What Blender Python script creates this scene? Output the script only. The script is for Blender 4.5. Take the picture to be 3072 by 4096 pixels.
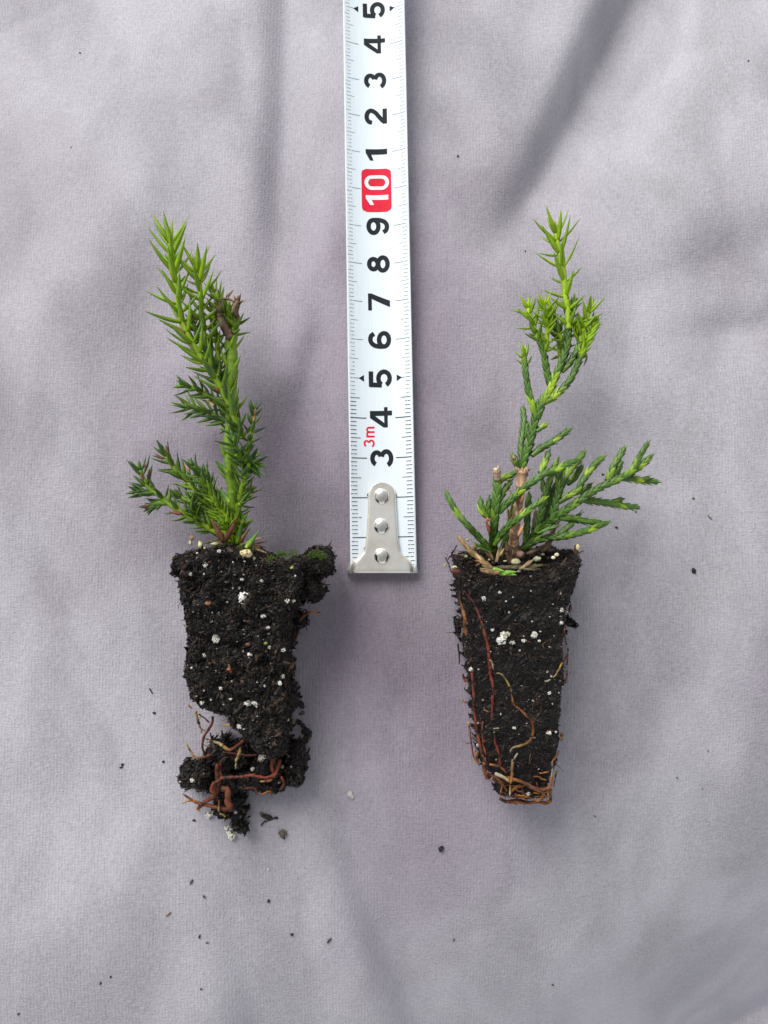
import bpy, bmesh, math, random
import numpy as np
from mathutils import Vector, noise, geometry
S = bpy.context.scene
for o in list(bpy.data.objects): bpy.data.objects.remove(o)
R = math.radians
CM = 0.01                                   # all lengths below are centimetres, meshes are written in metres

# ------------------------------------------------------------------ camera
TH, H, F = R(3.0), 19.6, 3078.0
cam_d = bpy.data.cameras.new('camera'); cam = bpy.data.objects.new('camera', cam_d)
S.collection.objects.link(cam); S.camera = cam
cam.location = (0, 0, H*CM); cam.rotation_euler = (TH, 0, 0)
cam_d.sensor_width = 36; cam_d.lens = 36*F/4096; cam_d.clip_start = .005; cam_d.clip_end = 50
S.render.resolution_x = 768; S.render.resolution_y = 1024
# ------------------------------------------------------------------ sky, sun, exposure
SUN_EL, SUN_AZ = R(38), R(120)              # azimuth counter-clockwise from +x: light comes from the upper left
w = bpy.data.worlds.new('World'); S.world = w; w.use_nodes = True
nt = w.node_tree; bg = nt.nodes['Background']
sky = nt.nodes.new('ShaderNodeTexSky'); sky.sky_type = 'NISHITA'; sky.sun_disc = False
sky.sun_elevation = SUN_EL; sky.sun_rotation = R(90)-SUN_AZ
hs = nt.nodes.new('ShaderNodeHueSaturation'); hs.inputs['Saturation'].default_value = .14
nt.links.new(sky.outputs[0], hs.inputs['Color']); nt.links.new(hs.outputs[0], bg.inputs['Color'])
bg.inputs['Strength'].default_value = .10
sd = bpy.data.lights.new('sun', 'SUN'); sd.energy = 1.75; sd.angle = R(34); sd.color = (1, .97, .93)
sun = bpy.data.objects.new('sun', sd); S.collection.objects.link(sun)
dv = Vector((math.cos(SUN_EL)*math.cos(SUN_AZ), math.cos(SUN_EL)*math.sin(SUN_AZ), math.sin(SUN_EL)))
sun.rotation_euler = dv.to_track_quat('Z', 'Y').to_euler()
vs = S.view_settings; vs.view_transform = 'Standard'; vs.look = 'None'; vs.gamma = 1; vs.use_curve_mapping = False
vs.exposure = 0.74

# ------------------------------------------------------------------ the lie of the cloth
KY, KX = .0020, .0006
def base_z(x, y): return -KY*y*y - KX*x*x
def P(px, py, h=0.0):
    """point at height h above the gently domed cloth, seen at source pixel (px, py)"""
    dx, dy = (px-1536)/F, (2048-py)/F
    vy = dy*math.cos(TH)+math.sin(TH); vz = dy*math.sin(TH)-math.cos(TH)
    z = h
    for _ in range(4):
        t = (H-z)/(-vz); x, y = dx*t, vy*t; z = h+base_z(x, y)
    return np.array([x, y, z])
def Z1(x, y): return (450+.42194*x, 800+.42194*y)
def Z2(x, y): return (450+.42194*x, 1500+.42194*y)
def Z3(x, y): return (600+.48222*x, 2050+.48222*y)
def Z4(x, y): return (600+.48222*x, 2700+.48222*y)
def Z5(x, y): return (1750+.57263*x, 800+.57263*y)
def Z6(x, y): return (1750+.57263*x, 1600+.57263*y)
def Z7(x, y): return (1750+.42194*x, 2100+.42194*y)
def Z8(x, y): return (1750+.42194*x, 2650+.42194*y)
def ZH(x, y): return (1350+.24111*x, 1880+.24111*y)

# (path in source pixels, depth, steep side width, gentle side width): valleys whose left wall is steep
FOLDS = [([(1130, -400), (1125, 300), (1110, 700), (1100, 1150), (1120, 1500)], [.42, .40, .36, .20, 0], .50, 1.5),
         ([(1330, 1000), (1280, 1350), (1200, 1650), (1130, 1950)], [0, .16, .16, 0], .45, .9),
         ([(2760, -500), (2520, 0), (2350, 350), (2165, 720), (1960, 1080)], [.95, .85, .70, .46, 0], .60, 2.6),
         ([(1380, 3150), (1430, 3500), (1530, 3800), (1660, 4200), (1760, 4700)], [0, .22, .36, .45, .5], .50, 1.6),
         ([(930, 3300), (950, 3650), (1000, 4100), (1030, 4600)], [0, .14, .22, .25], .55, 1.8),
         ([(600, 700), (590, 1100), (600, 1400), (620, 1750)], [0, .12, .15, 0], .7, 1.5),
         ([(3300, 900), (2900, 1050), (2500, 1180), (2200, 1250)], [.15, .15, .10, 0], .8, 1.6),
         ([(3300, 1280), (2900, 1330), (2550, 1400)], [.2, .16, 0], .6, 1.4),
         ([(2750, 2500), (2720, 2750), (2640, 3000)], [0, .08, 0], .7, 1.3)]
FW = []
for pts, am, wl, wr in FOLDS:
    FW.append((np.array([P(a, b)[:2] for a, b in pts]), np.array(am), wl, wr))
def seg_dist(x, y, path):
    """signed perpendicular distance (+ to the right hand side of the path) and the running parameter"""
    best = np.full(x.shape, 1e9); sg = np.zeros(x.shape); par = np.zeros(x.shape)
    for i in range(len(path)-1):
        a, b = path[i], path[i+1]; d = b-a; L = np.hypot(*d); u = d/L
        t = np.clip(((x-a[0])*u[0]+(y-a[1])*u[1])/L, 0, 1)
        qx, qy = x-(a[0]+t*d[0]), y-(a[1]+t*d[1]); dist = np.hypot(qx, qy)
        s = -(u[0]*qy-u[1]*qx)
        m = dist < best; best = np.where(m, dist, best); sg = np.where(m, np.sign(s), sg); par = np.where(m, i+t, par)
    return best*sg, par
def fold_z(x, y):
    z = np.zeros(x.shape)
    for path, am, wl, wr in FW:
        d, par = seg_dist(x, y, path)
        d = -d                                   # paths run down the picture: the picture's right is +
        A = np.interp(par, range(len(am)), am)
        z -= 1.6*A*np.where(d < 0, np.exp(-(d/wl)**2), np.exp(-(d/wr)**2))
    # the sheet falls away towards its upper left and lower right
    q = -x*.45+y*.89; e = np.minimum(np.maximum(np.abs(q)-4.5, 0), 14)
    return z-np.where(q > 0, .008, .028)*e*e

# ------------------------------------------------------------------ helpers
def link(o, parent=None):
    S.collection.objects.link(o)
    if parent is not None: o.parent = parent
    return o
def empty(name, label, cat, group=None):
    o = bpy.data.objects.new(name, None); o.empty_display_size = .01; link(o)
    o['label'] = label; o['category'] = cat
    if group: o['group'] = group
    return o
class MB:
    """collects geometry in centimetres with a colour per vertex"""
    def __init__(s): s.v = []; s.f = []; s.c = []; s.m = []; s.n = 0
    def add(s, v, f, col=(.5, .5, .5), mat=0):
        v = np.asarray(v, float).reshape(-1, 3); n = len(v)
        c = np.asarray(col, float)
        if c.ndim == 1: c = np.tile(c[:3], (n, 1))
        s.v.append(v); s.c.append(c)
        f = [tuple(int(k)+s.n for k in q) for q in f]
        s.f.extend(f); s.m.extend([mat]*len(f)); s.n += n
    def build(s, name, mats, parent=None, smooth=True, origin=None):
        v = np.vstack(s.v)
        off = np.zeros(3) if origin is None else np.asarray(origin, float)
        me = bpy.data.meshes.new(name)
        me.from_pydata(((v-off)*CM).tolist(), [], s.f)
        if not isinstance(mats, (list, tuple)): mats = [mats]
        for m in mats: me.materials.append(m)
        me.polygons.foreach_set('material_index', s.m)
        me.polygons.foreach_set('use_smooth', [smooth]*len(s.f))
        ca = me.color_attributes.new('Col', 'FLOAT_COLOR', 'POINT')
        c = np.hstack([np.vstack(s.c), np.ones((len(v), 1))]).astype(np.float32)
        ca.data.foreach_set('color', c.ravel()); me.update()
        o = bpy.data.objects.new(name, me); link(o, parent)
        if parent is None: o.location = off*CM
        return o
def mat(name, rough=.6, spec=.5, metal=0, bump=0, bscale=400, cvar=0, cscale=300, sheen=0, trans=0, coat=0, stretch=(1, 1, 1)):
    m = bpy.data.materials.new(name); m.use_nodes = True; t = m.node_tree; b = t.nodes['Principled BSDF']
    at = t.nodes.new('ShaderNodeVertexColor'); at.layer_name = 'Col'
    tc = t.nodes.new('ShaderNodeTexCoord'); mp = t.nodes.new('ShaderNodeMapping'); mp.inputs['Scale'].default_value = stretch
    t.links.new(tc.outputs['Object'], mp.inputs[0]); out = at.outputs[0]
    if cvar:
        n = t.nodes.new('ShaderNodeTexNoise'); n.inputs['Scale'].default_value = cscale; n.inputs['Detail'].default_value = 4
        t.links.new(mp.outputs[0], n.inputs['Vector'])
        mr = t.nodes.new('ShaderNodeMapRange'); mr.inputs[1].default_value = .3; mr.inputs[2].default_value = .7
        mr.inputs[3].default_value = 1-cvar; mr.inputs[4].default_value = 1+cvar; t.links.new(n.outputs[0], mr.inputs[0])
        vm = t.nodes.new('ShaderNodeVectorMath'); vm.operation = 'SCALE'
        t.links.new(out, vm.inputs[0]); t.links.new(mr.outputs[0], vm.inputs['Scale']); out = vm.outputs[0]
    t.links.new(out, b.inputs['Base Color'])
    b.inputs['Roughness'].default_value = rough; b.inputs['Specular IOR Level'].default_value = spec
    b.inputs['Metallic'].default_value = metal; b.inputs['Sheen Weight'].default_value = sheen
    b.inputs['Coat Weight'].default_value = coat
    if bump:
        n2 = t.nodes.new('ShaderNodeTexNoise'); n2.inputs['Scale'].default_value = bscale; n2.inputs['Detail'].default_value = 5
        t.links.new(mp.outputs[0], n2.inputs['Vector'])
        bp = t.nodes.new('ShaderNodeBump'); bp.inputs['Strength'].default_value = 1; bp.inputs['Distance'].default_value = bump*CM
        t.links.new(n2.outputs[0], bp.inputs['Height']); t.links.new(bp.outputs[0], b.inputs['Normal'])
    if trans:
        tr = t.nodes.new('ShaderNodeBsdfTranslucent'); mx = t.nodes.new('ShaderNodeMixShader'); mx.inputs[0].default_value = trans
        t.links.new(out, tr.inputs[0]); t.links.new(b.outputs[0], mx.inputs[1]); t.links.new(tr.outputs[0], mx.inputs[2])
        t.links.new(mx.outputs[0], t.nodes['Material Output'].inputs[0])
    return m
M_soil = mat('moist_peat', rough=.58, spec=.32, bump=.012, bscale=900, cvar=.35, cscale=500)
M_perl = mat('perlite', rough=.85, spec=.3, bump=.02, bscale=900, cvar=.25, cscale=700)
M_root = mat('root_bark', rough=.6, spec=.3, bump=.02, bscale=700, cvar=.5, cscale=450)
M_leaf = mat('needle_green', rough=.46, spec=.4, bump=.003, bscale=1200, cvar=.16, cscale=500, trans=.16)
M_scale = mat('scale_leaf_green', rough=.42, spec=.42, bump=.003, bscale=1200, cvar=.18, cscale=500, trans=.10)
M_wood = mat('dry_bark', rough=.75, spec=.3, bump=.035, bscale=350, cvar=.6, cscale=260, stretch=(3, .5, 3))
M_moss = mat('moss', rough=.6, spec=.3)
M_blade = mat('enamelled_steel', rough=.40, spec=.28, cvar=.035, cscale=150, stretch=(30, 1, 1))
M_ink = mat('printing_ink', rough=.6, spec=.12, cvar=.1, cscale=900)
M_metal = mat('nickel_plated_steel', rough=.24, metal=.82, bump=.004, bscale=500, cvar=.16, cscale=150)
M_rivet = mat('polished_rivet', rough=.13, metal=1, bump=.0008, bscale=500)

def smooth_path(pts, n=None, step=.04):
    """Catmull-Rom through 3-D points"""
    p = np.asarray(pts, float)
    if len(p) == 2: p = np.vstack([p[0], (p[0]+p[1])/2, p[1]])
    q = np.vstack([2*p[0]-p[1], p, 2*p[-1]-p[-2]]); out = []
    for i in range(1, len(q)-2):
        L = np.linalg.norm(q[i+1]-q[i]); k = max(2, int(L/step))
        for j in range(k):
            t = j/k; a, b, c, d = q[i-1], q[i], q[i+1], q[i+2]
            out.append(.5*((2*b)+(-a+c)*t+(2*a-5*b+4*c-d)*t*t+(-a+3*b-3*c+d)*t**3))
    out.append(q[-2]); return np.array(out)
def frames(p):
    T = np.gradient(p, axis=0); T /= np.linalg.norm(T, axis=1)[:, None]+1e-12
    a = np.array([0, 0, 1.]); N = []
    n = a-T[0]*a.dot(T[0])
    if np.linalg.norm(n) < .1: n = np.array([1., 0, 0])-T[0]*T[0][0]
    n /= np.linalg.norm(n)
    for t in T:
        n = n-t*n.dot(t); n /= np.linalg.norm(n)+1e-12; N.append(n)
    N = np.array(N); return T, N, np.cross(T, N)
def tube(mb, p, r, col, k=8, mat_i=0, rough=0, seed=0, flute=0):
    """r and col are scalars or per-point arrays along p"""
    p = np.asarray(p); n = len(p); T, N, B = frames(p)
    r = np.broadcast_to(np.asarray(r, float), (n,)).copy(); c = np.asarray(col, float)
    if c.ndim == 1: c = np.tile(c, (n, 1))
    rs = np.random.RandomState(seed); a = np.arange(k)*2*math.pi/k; V = []; C = []
    fl = 1+flute*np.cos(a*3+.7)
    for i in range(n):
        rr = r[i]*fl*(1+rough*(rs.rand(k)-.5))
        V.append(p[i]+(np.cos(a)*rr)[:, None]*N[i]+(np.sin(a)*rr)[:, None]*B[i]); C.append(np.tile(c[i], (k, 1)))
    V.append((p[0]-T[0]*r[0]*.3)[None]); V.append((p[-1]+T[-1]*r[-1]*.5)[None]); C.append(c[:1]); C.append(c[-1:])
    f = [(i*k+j, i*k+(j+1) % k, (i+1)*k+(j+1) % k, (i+1)*k+j) for i in range(n-1) for j in range(k)]
    f += [(n*k, (j+1) % k, j) for j in range(k)]+[(n*k+1, (n-1)*k+j, (n-1)*k+(j+1) % k) for j in range(k)]
    mb.add(np.vstack(V), f, np.vstack(C), mat_i)
def lerp(a, b, t): return np.asarray(a)*(1-t)+np.asarray(b)*t
def hpath(pts, h):
    """pixel points + heights (number, pair, or list) to 3-D"""
    n = len(pts); h = np.atleast_1d(h)
    hh = np.interp(np.linspace(0, 1, n), np.linspace(0, 1, len(h)), h) if len(h) > 1 else np.full(n, h[0])
    return np.array([P(a, b, c) for (a, b), c in zip(pts, hh)])

# ------------------------------------------------------------------ the cloth
def axis_coords(lo, hi, fine, edge):
    c = list(np.arange(lo, hi+1e-6, fine)); s = fine; x = lo
    left = []
    while x > -edge: s *= 1.25; x -= s; left.append(x)
    s = fine; x = c[-1]; right = []
    while x < edge: s *= 1.25; x += s; right.append(x)
    return np.array(left[::-1]+c+right)
def settled(x, y):
    """1 where the tape or a plug lies, so the cloth is pressed flat there"""
    v = math.exp(-(x/1.2)**2) if abs(y) < 30 else 0
    for cx, cy, rx, ry in ((-3.3, -2.9, 2.4, 4.6), (3.0, -3.1, 2.4, 4.4)): v = max(v, min(1, 1.7*math.exp(-((x-cx)/rx)**2-((y-cy)/ry)**2)))
    return v
def ripple(x, y): return .20*noise.noise((x*.20, y*.12, 3.1))+.09*noise.noise((x*.55+9, y*.32, 7.7))+.016*noise.noise((x*1.6, y*1.1, 1.7))
def make_cloth():
    xs = axis_coords(-13, 13, .13, 70); ys = axis_coords(-16, 18, .13, 70)
    X, Y = np.meshgrid(xs, ys); ex = np.clip((np.hypot(X, Y)-22)/40, 0, 1)
    Zb = base_z(np.clip(X, -16, 16), np.clip(Y, -18, 18))
    Z = Zb+fold_z(X, Y)
    f1 = np.zeros(X.shape)
    for i in range(X.shape[0]):
        for j in range(X.shape[1]): f1[i, j] = ripple(X[i, j], Y[i, j])
    near = np.array([[settled(a, b) for a, b in zip(r1, r2)] for r1, r2 in zip(X, Y)])
    Z = Z+f1*(1-near)-.02+.03*near
    # hollows where the plugs and the tape weigh on the cloth keep their feet in contact
    v = np.stack([X, Y, Z], -1).reshape(-1, 3); nx = len(xs)
    f = [(i*nx+j, i*nx+j+1, (i+1)*nx+j+1, (i+1)*nx+j) for i in range(len(ys)-1) for j in range(nx-1)]
    m = bpy.data.materials.new('velvet_cloth'); m.use_nodes = True; t = m.node_tree; N = t.nodes; Lk = t.links; b = N['Principled BSDF']
    tc = N.new('ShaderNodeTexCoord')
    def nz(scale, stretch, detail=3, dist=0, rot=0):
        mp = N.new('ShaderNodeMapping'); mp.inputs['Scale'].default_value = stretch; mp.inputs['Rotation'].default_value = (0, 0, rot)
        n = N.new('ShaderNodeTexNoise'); n.inputs['Scale'].default_value = scale; n.inputs['Detail'].default_value = detail
        n.inputs['Distortion'].default_value = dist
        Lk.new(tc.outputs['Object'], mp.inputs[0]); Lk.new(mp.outputs[0], n.inputs['Vector']); return n.outputs[0]
    def rng(s, a, b_, c, d):
        r = N.new('ShaderNodeMapRange'); r.inputs[1].default_value = a; r.inputs[2].default_value = b_; r.inputs[3].default_value = c; r.inputs[4].default_value = d
        r.interpolation_type = 'SMOOTHSTEP'; Lk.new(s, r.inputs[0]); return r.outputs[0]
    def mth(op, a, b_):
        q = N.new('ShaderNodeMath'); q.operation = op
        for i, z in enumerate((a, b_)):
            if isinstance(z, (int, float)): q.inputs[i].default_value = z
            else: Lk.new(z, q.inputs[i])
        return q.outputs[0]
    patch = nz(13, (1, .7, 1), 4, .6)               # crushed nap, a few centimetres across
    patch2 = nz(42, (1, .55, 1), 3, .4)
    warp = nz(2500, (1, .22, 1), 2)                 # threads
    weft = nz(2300, (.3, 1, 1), 2)
    grain = nz(2600, (1, 1, 1), 2)
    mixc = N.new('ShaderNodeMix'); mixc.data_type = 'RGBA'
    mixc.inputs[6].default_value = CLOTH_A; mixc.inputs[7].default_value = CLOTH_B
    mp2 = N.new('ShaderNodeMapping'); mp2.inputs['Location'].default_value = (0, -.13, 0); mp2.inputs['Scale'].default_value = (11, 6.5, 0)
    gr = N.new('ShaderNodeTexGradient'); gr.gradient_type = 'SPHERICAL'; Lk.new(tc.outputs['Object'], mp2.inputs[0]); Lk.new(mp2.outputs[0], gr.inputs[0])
    Lk.new(mth('ADD', rng(patch, .42, .66, 0, .36), rng(gr.outputs[1], 0, 1, 0, .74)), mixc.inputs[0])     # nap patches, plus the shade over the cloth's middle painted in as darker mauve
    wv = N.new('ShaderNodeTexWave'); wv.wave_type = 'BANDS'; wv.bands_direction = 'X'; wv.inputs['Scale'].default_value = 380; wv.inputs['Distortion'].default_value = 2.2
    wv.inputs['Detail'].default_value = 2; wv.inputs['Detail Scale'].default_value = 1.4; Lk.new(tc.outputs['Object'], wv.inputs[0])
    rib = mth('MULTIPLY', wv.outputs[1], rng(nz(160, (1, .5, 1), 2), .35, .65, .3, 1))
    tex = mth('ADD', mth('ADD', mth('MULTIPLY', mth('SUBTRACT', rib, .35), .06), rng(warp, .3, .7, -.07, .07)), rng(weft, .3, .7, -.05, .05))
    tex = mth('ADD', tex, rng(grain, .3, .7, -.05, .05))
    val = mth('ADD', mth('ADD', 1.0, tex), rng(patch2, .35, .7, .08, -.16))
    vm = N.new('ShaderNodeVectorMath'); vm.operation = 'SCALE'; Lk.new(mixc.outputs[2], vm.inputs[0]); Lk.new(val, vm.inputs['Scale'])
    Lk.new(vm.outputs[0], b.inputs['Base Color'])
    hgt = mth('ADD', mth('MULTIPLY', rib, .18), mth('MULTIPLY', warp, .7))
    hgt = mth('ADD', hgt, mth('ADD', mth('MULTIPLY', weft, .6), mth('MULTIPLY', grain, .6)))
    bp = N.new('ShaderNodeBump'); bp.inputs['Strength'].default_value = 1; bp.inputs['Distance'].default_value = .00018
    Lk.new(hgt, bp.inputs['Height']); Lk.new(bp.outputs[0], b.inputs['Normal'])
    b.inputs['Roughness'].default_value = .85; b.inputs['Specular IOR Level'].default_value = .15
    b.inputs['Sheen Weight'].default_value = .35; b.inputs['Sheen Roughness'].default_value = .4
    b.inputs['Sheen Tint'].default_value = (.85, .87, 1, 1)
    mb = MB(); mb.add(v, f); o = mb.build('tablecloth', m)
    o['kind'] = 'structure'; o['label'] = 'grey lilac velvety cloth with soft folds under everything'
    return X, Y, Z
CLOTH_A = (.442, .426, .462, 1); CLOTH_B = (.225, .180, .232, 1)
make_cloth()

# ------------------------------------------------------------------ tape measure
TY0 = -.62
tA, tB = P(1532.5, 2143, .28), P(1495.5, 34, .12)
tslope = (tB[0]-tA[0])/(tB[1]-tA[1])
def T(s, u, dz=0.0):
    """s along the tape from its hook, u across, dz above its enamel"""
    s = s+.04*min(max((s-3)/2, 0), 1)
    y = TY0+s; x = tA[0]+tslope*(y-tA[1])
    k = min(max((s-.2)/3.2, 0), 1); k = k*k*(3-2*k)
    cup = .05+.19*k; half = .83-.02*k
    lift = .24
    q = u/.83
    X = x+u*half/.83; Y = y-u*tslope
    return np.array([X, Y, base_z(0, y)+lift+cup*abs(q)**2.3+dz])
tape = empty('tape_measure', 'white steel tape measure blade with metal end hook, lying between the two seedlings', 'tape measure')
mb = MB(); us = np.linspace(-.83, .83, 37); ss = np.concatenate([np.arange(.12, 26, .2)])
col = (.77, .85, .90)
top = np.array([[T(s, u) for u in us] for s in ss]); bot = top-np.array([0, 0, .014])
n, m_ = len(ss), len(us); V = np.vstack([top.reshape(-1, 3), bot.reshape(-1, 3)]); o2 = n*m_
f = []
for i in range(n-1):
    for j in range(m_-1):
        a = i*m_+j; f.append((a, a+1, a+m_+1, a+m_)); f.append((o2+a, o2+a+m_, o2+a+m_+1, o2+a+1))
    for j in (0, m_-1):
        a = i*m_+j; q = (a, a+m_, o2+a+m_, o2+a); f.append(q if j == 0 else q[::-1])
for j in range(m_-1): f.append((j, o2+j, o2+j+1, j+1))
mb.add(V, f, col)
BLACK = (.018, .022, .026); RED = (.74, .022, .05); TICK = (.05, .075, .09)
# graduation ticks, printed on both edges: pattern of the blade itself
rs = random.Random(5)
def tick(s, u0, u1, wd, c, dz=.003):
    k = 6; uu = np.linspace(u0, u1, k); vv = []
    for u in uu: vv += [T(s-wd/2, u, dz), T(s+wd/2, u, dz)]
    mb.add(vv, [(2*i, 2*i+1, 2*i+3, 2*i+2) for i in range(k-1)], c, 1)
for mm in range(3, 252):
    s = mm/10
    if s > 17.5: break
    for side in (-1, 1):
        L = .43 if mm % 10 == 0 else (.275 if mm % 5 == 0 else .175)
        near = s < 4.6; L *= 1 if near else .88
        if mm in (50, 150): L = .25
        wd = (.024 if mm % 10 == 0 else .018) if near else (.015 if mm % 10 == 0 else .012)
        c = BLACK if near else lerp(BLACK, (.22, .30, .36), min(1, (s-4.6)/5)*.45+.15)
        e0 = .80 if side < 0 else .785
        e0 -= rs.random()*.03
        inner = .83-.02-L-(.0 if side < 0 else .01)
        if side < 0 and s > 4.6: e0 -= rs.random()*.05
        segs = [(e0, inner)]
        if rs.random() < (.45 if side < 0 else .2):
            g = e0-(e0-inner)*(.15+.5*rs.random()); segs = [(e0, g+.008), (g-.012, inner)]
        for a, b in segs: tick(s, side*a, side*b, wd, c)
for s in (5, 15):
    for side in (-1, 1):                                       # pointers beside the fives
        k = 5; vv = []
        tip, base = .56, .425
        for i in range(k):
            t = i/(k-1); u = side*(tip+(base-tip)*t); hw = .085*t+.002
            vv += [T(s-hw, u, .003), T(s+hw, u, .003)]
        mb.add(vv, [(2*i, 2*i+1, 2*i+3, 2*i+2) for i in range(k-1)], BLACK, 1)
mb.build('blade', [M_blade, M_ink], tape)

def arc(cx, cy, rx, ry, a0, a1, n=18):
    a = np.radians(np.linspace(a0, a1, n)); return [(cx+rx*math.cos(t), cy+ry*math.sin(t)) for t in a]
def spl(pts):
    q = smooth_path([(a, b, 0) for a, b in pts], step=.04); return [(a[0], a[1]) for a in q]
SIX = [arc(.40, .305, .30, .225, 0, 360, 36), spl([(.10, .33), (.105, .55), (.17, .77), (.29, .89), (.43, .925), (.59, .88), (.68, .75)])]
GL = {'3': [arc(.38, .725, .26, .195, 165, -70), arc(.38, .295, .30, .215, 75, -165)],
      '2': [spl([(.10, .68), (.13, .81), (.23, .90), (.39, .925), (.56, .88), (.665, .77), (.66, .65), (.55, .49), (.35, .33), (.18, .18), (.10, .07)]), [(.03, .08), (.40, .08), (.75, .08)]],
      '5': [[(.05, .925), (.3, .925), (.72, .925)], [(.125, .99), (.115, .7), (.10, .44)], arc(.40, .335, .30, .255, 152, -160, 26)],
      '6': SIX, '9': [[(.8-a, 1-b) for a, b in p] for p in SIX],
      '8': [arc(.39, .725, .235, .195, 0, 360, 32), arc(.39, .295, .30, .215, 0, 360, 36)],
      '0': [arc(.35, .70, .25, .22, 0, 180, 12)+arc(.35, .30, .25, .22, 180, 360, 12)+[(.60, .70)]]}
PG = {'1': ([(.54, 0), (.54, 1), (.36, 1), (0, .80), (0, .64), (.28, .74), (.28, 0)], []),
      '7': ([(0, 1), (.78, 1), (.78, .84), (.43, 0), (.13, 0), (.53, .83), (0, .83)], []),
      '4': ([(.52, 0), (.73, 0), (.73, .2), (.89, .2), (.89, .36), (.73, .36), (.73, 1), (.42, 1), (0, .39), (0, .2), (.52, .2)], [(.51, .36), (.51, .77), (.20, .36)])}
def glyph(mb, ch, s0, uc, hgt, c, th=.205, dz=.004, wmul=1.0):
    """ch drawn with its foot towards +u, reading up the tape; s0 = left side of the glyph"""
    def put(x, y, k=0): return T(s0+x*hgt*wmul, uc+hgt/2-y*hgt, dz+k*.0012)
    if ch in PG:
        outer, hole = PG[ch]; bm = bmesh.new()
        loops = [[Vector((a, b, 0)) for a, b in outer]]
        if hole: loops.append([Vector((a, b, 0)) for a, b in hole])
        tr = geometry.tessellate_polygon(loops); pts = [v for l in loops for v in l]
        vs_ = [bm.verts.new(v) for v in pts]
        for t in tr:
            try: bm.faces.new([vs_[i] for i in t])
            except ValueError: pass
        bmesh.ops.subdivide_edges(bm, edges=bm.edges[:], cuts=5, use_grid_fill=True)
        bmesh.ops.triangulate(bm, faces=bm.faces[:]); bm.verts.ensure_lookup_table(); bm.verts.index_update()
        mb.add([put(v.co.x, v.co.y) for v in bm.verts], [[v.index for v in q.verts] for q in bm.faces], c); bm.free()
    else:
        for k, p in enumerate(GL[ch]):
            p = np.array(p); closed = np.hypot(*(p[0]-p[-1])) < .03
            if closed: p[-1] = p[0]
            d = np.gradient(p, axis=0)
            if closed: d[0] = d[-1] = p[1]-p[-2]
            d /= np.hypot(d[:, 0], d[:, 1])[:, None]; nn = np.stack([-d[:, 1], d[:, 0]], 1)
            hw = th/2; vv = []
            for q, e in zip(p, nn):
                for t in (-hw, 0, hw): vv.append(put(q[0]+e[0]*t, q[1]+e[1]*t, k))
            mb.add(vv, [(3*i+j, 3*i+j+1, 3*i+j+4, 3*i+j+3) for i in range(len(p)-1) for j in (0, 1)], c)
NUM = {2: '2', 3: '3', 4: '4', 5: '5', 6: '6', 7: '7', 8: '8', 9: '9', 11: '1', 12: '2', 13: '3', 14: '4', 15: '5', 16: '6', 17: '7'}
WID = {'1': .54, '4': .89}
for k, ch in NUM.items():
    g = MB(); hgt = .575; wd = WID.get(ch, .79)
    sc = k+(-.06 if ch == '1' else 0)+(.02 if ch == '4' else 0)
    glyph(g, ch, sc-wd*hgt/2, .0, hgt, BLACK, wmul=1.0); g.build('numeral', M_ink, tape)
# red badge with a rounded 10
g = MB(); hw, hh, rr = .395, .585, .13; s_c = 9.97; u_c = -.015
nb = 26; rows = np.linspace(-hh, hh, nb); vv = []; ff = []
for i, a in enumerate(rows):
    e = max(0, abs(a)-(hh-rr)); wdt = hw-rr+math.sqrt(max(rr*rr-e*e, 0)) if e > 0 else hw
    for j in range(13): vv.append(T(s_c+a, u_c+wdt*(-1+2*j/12), .003))
ff = [(i*13+j, i*13+j+1, (i+1)*13+j+1, (i+1)*13+j) for i in range(nb-1) for j in range(12)]
g.add(vv, ff, RED); badge = g.build('red_badge', M_ink, tape)
g = MB()
glyph(g, '1', s_c-.39, u_c+.01, .60, (.82, .84, .85), dz=.006, wmul=.80); g.build('badge_numeral', M_ink, badge)
g = MB(); glyph(g, '0', s_c+.0, u_c+.01, .66, (.82, .84, .85), th=.15, dz=.006, wmul=.92); g.build('badge_numeral', M_ink, badge)
# red 3m
g = MB(); uM = -.32
glyph(g, '3', 3.27, uM+.0, .285, RED, th=.17, dz=.004, wmul=.9)
def mstroke(pts, k):
    p = np.array(pts); d = np.gradient(p, axis=0); d /= np.hypot(d[:, 0], d[:, 1])[:, None]; nn = np.stack([-d[:, 1], d[:, 0]], 1); vv = []
    for q, e in zip(p, nn):
        for t in (-.022, .022):
            a = q+e*t; vv.append(T(3.52+a[0], uM+.145-a[1], .004+k*.0012))
    g.add(vv, [(2*i, 2*i+1, 2*i+3, 2*i+2) for i in range(len(p)-1)], RED)
mstroke([(.022, 0), (.022, .10), (.022, .215)], 0)
mstroke([(.022, .12)]+arc(.078, .14, .056, .055, 170, 0, 10)+[(.134, .07), (.134, 0)], 1)
mstroke([(.134, .12)]+arc(.190, .14, .056, .055, 170, 0, 10)+[(.246, .07), (.246, 0)], 2)
g.build('length_mark', M_ink, tape)

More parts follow.
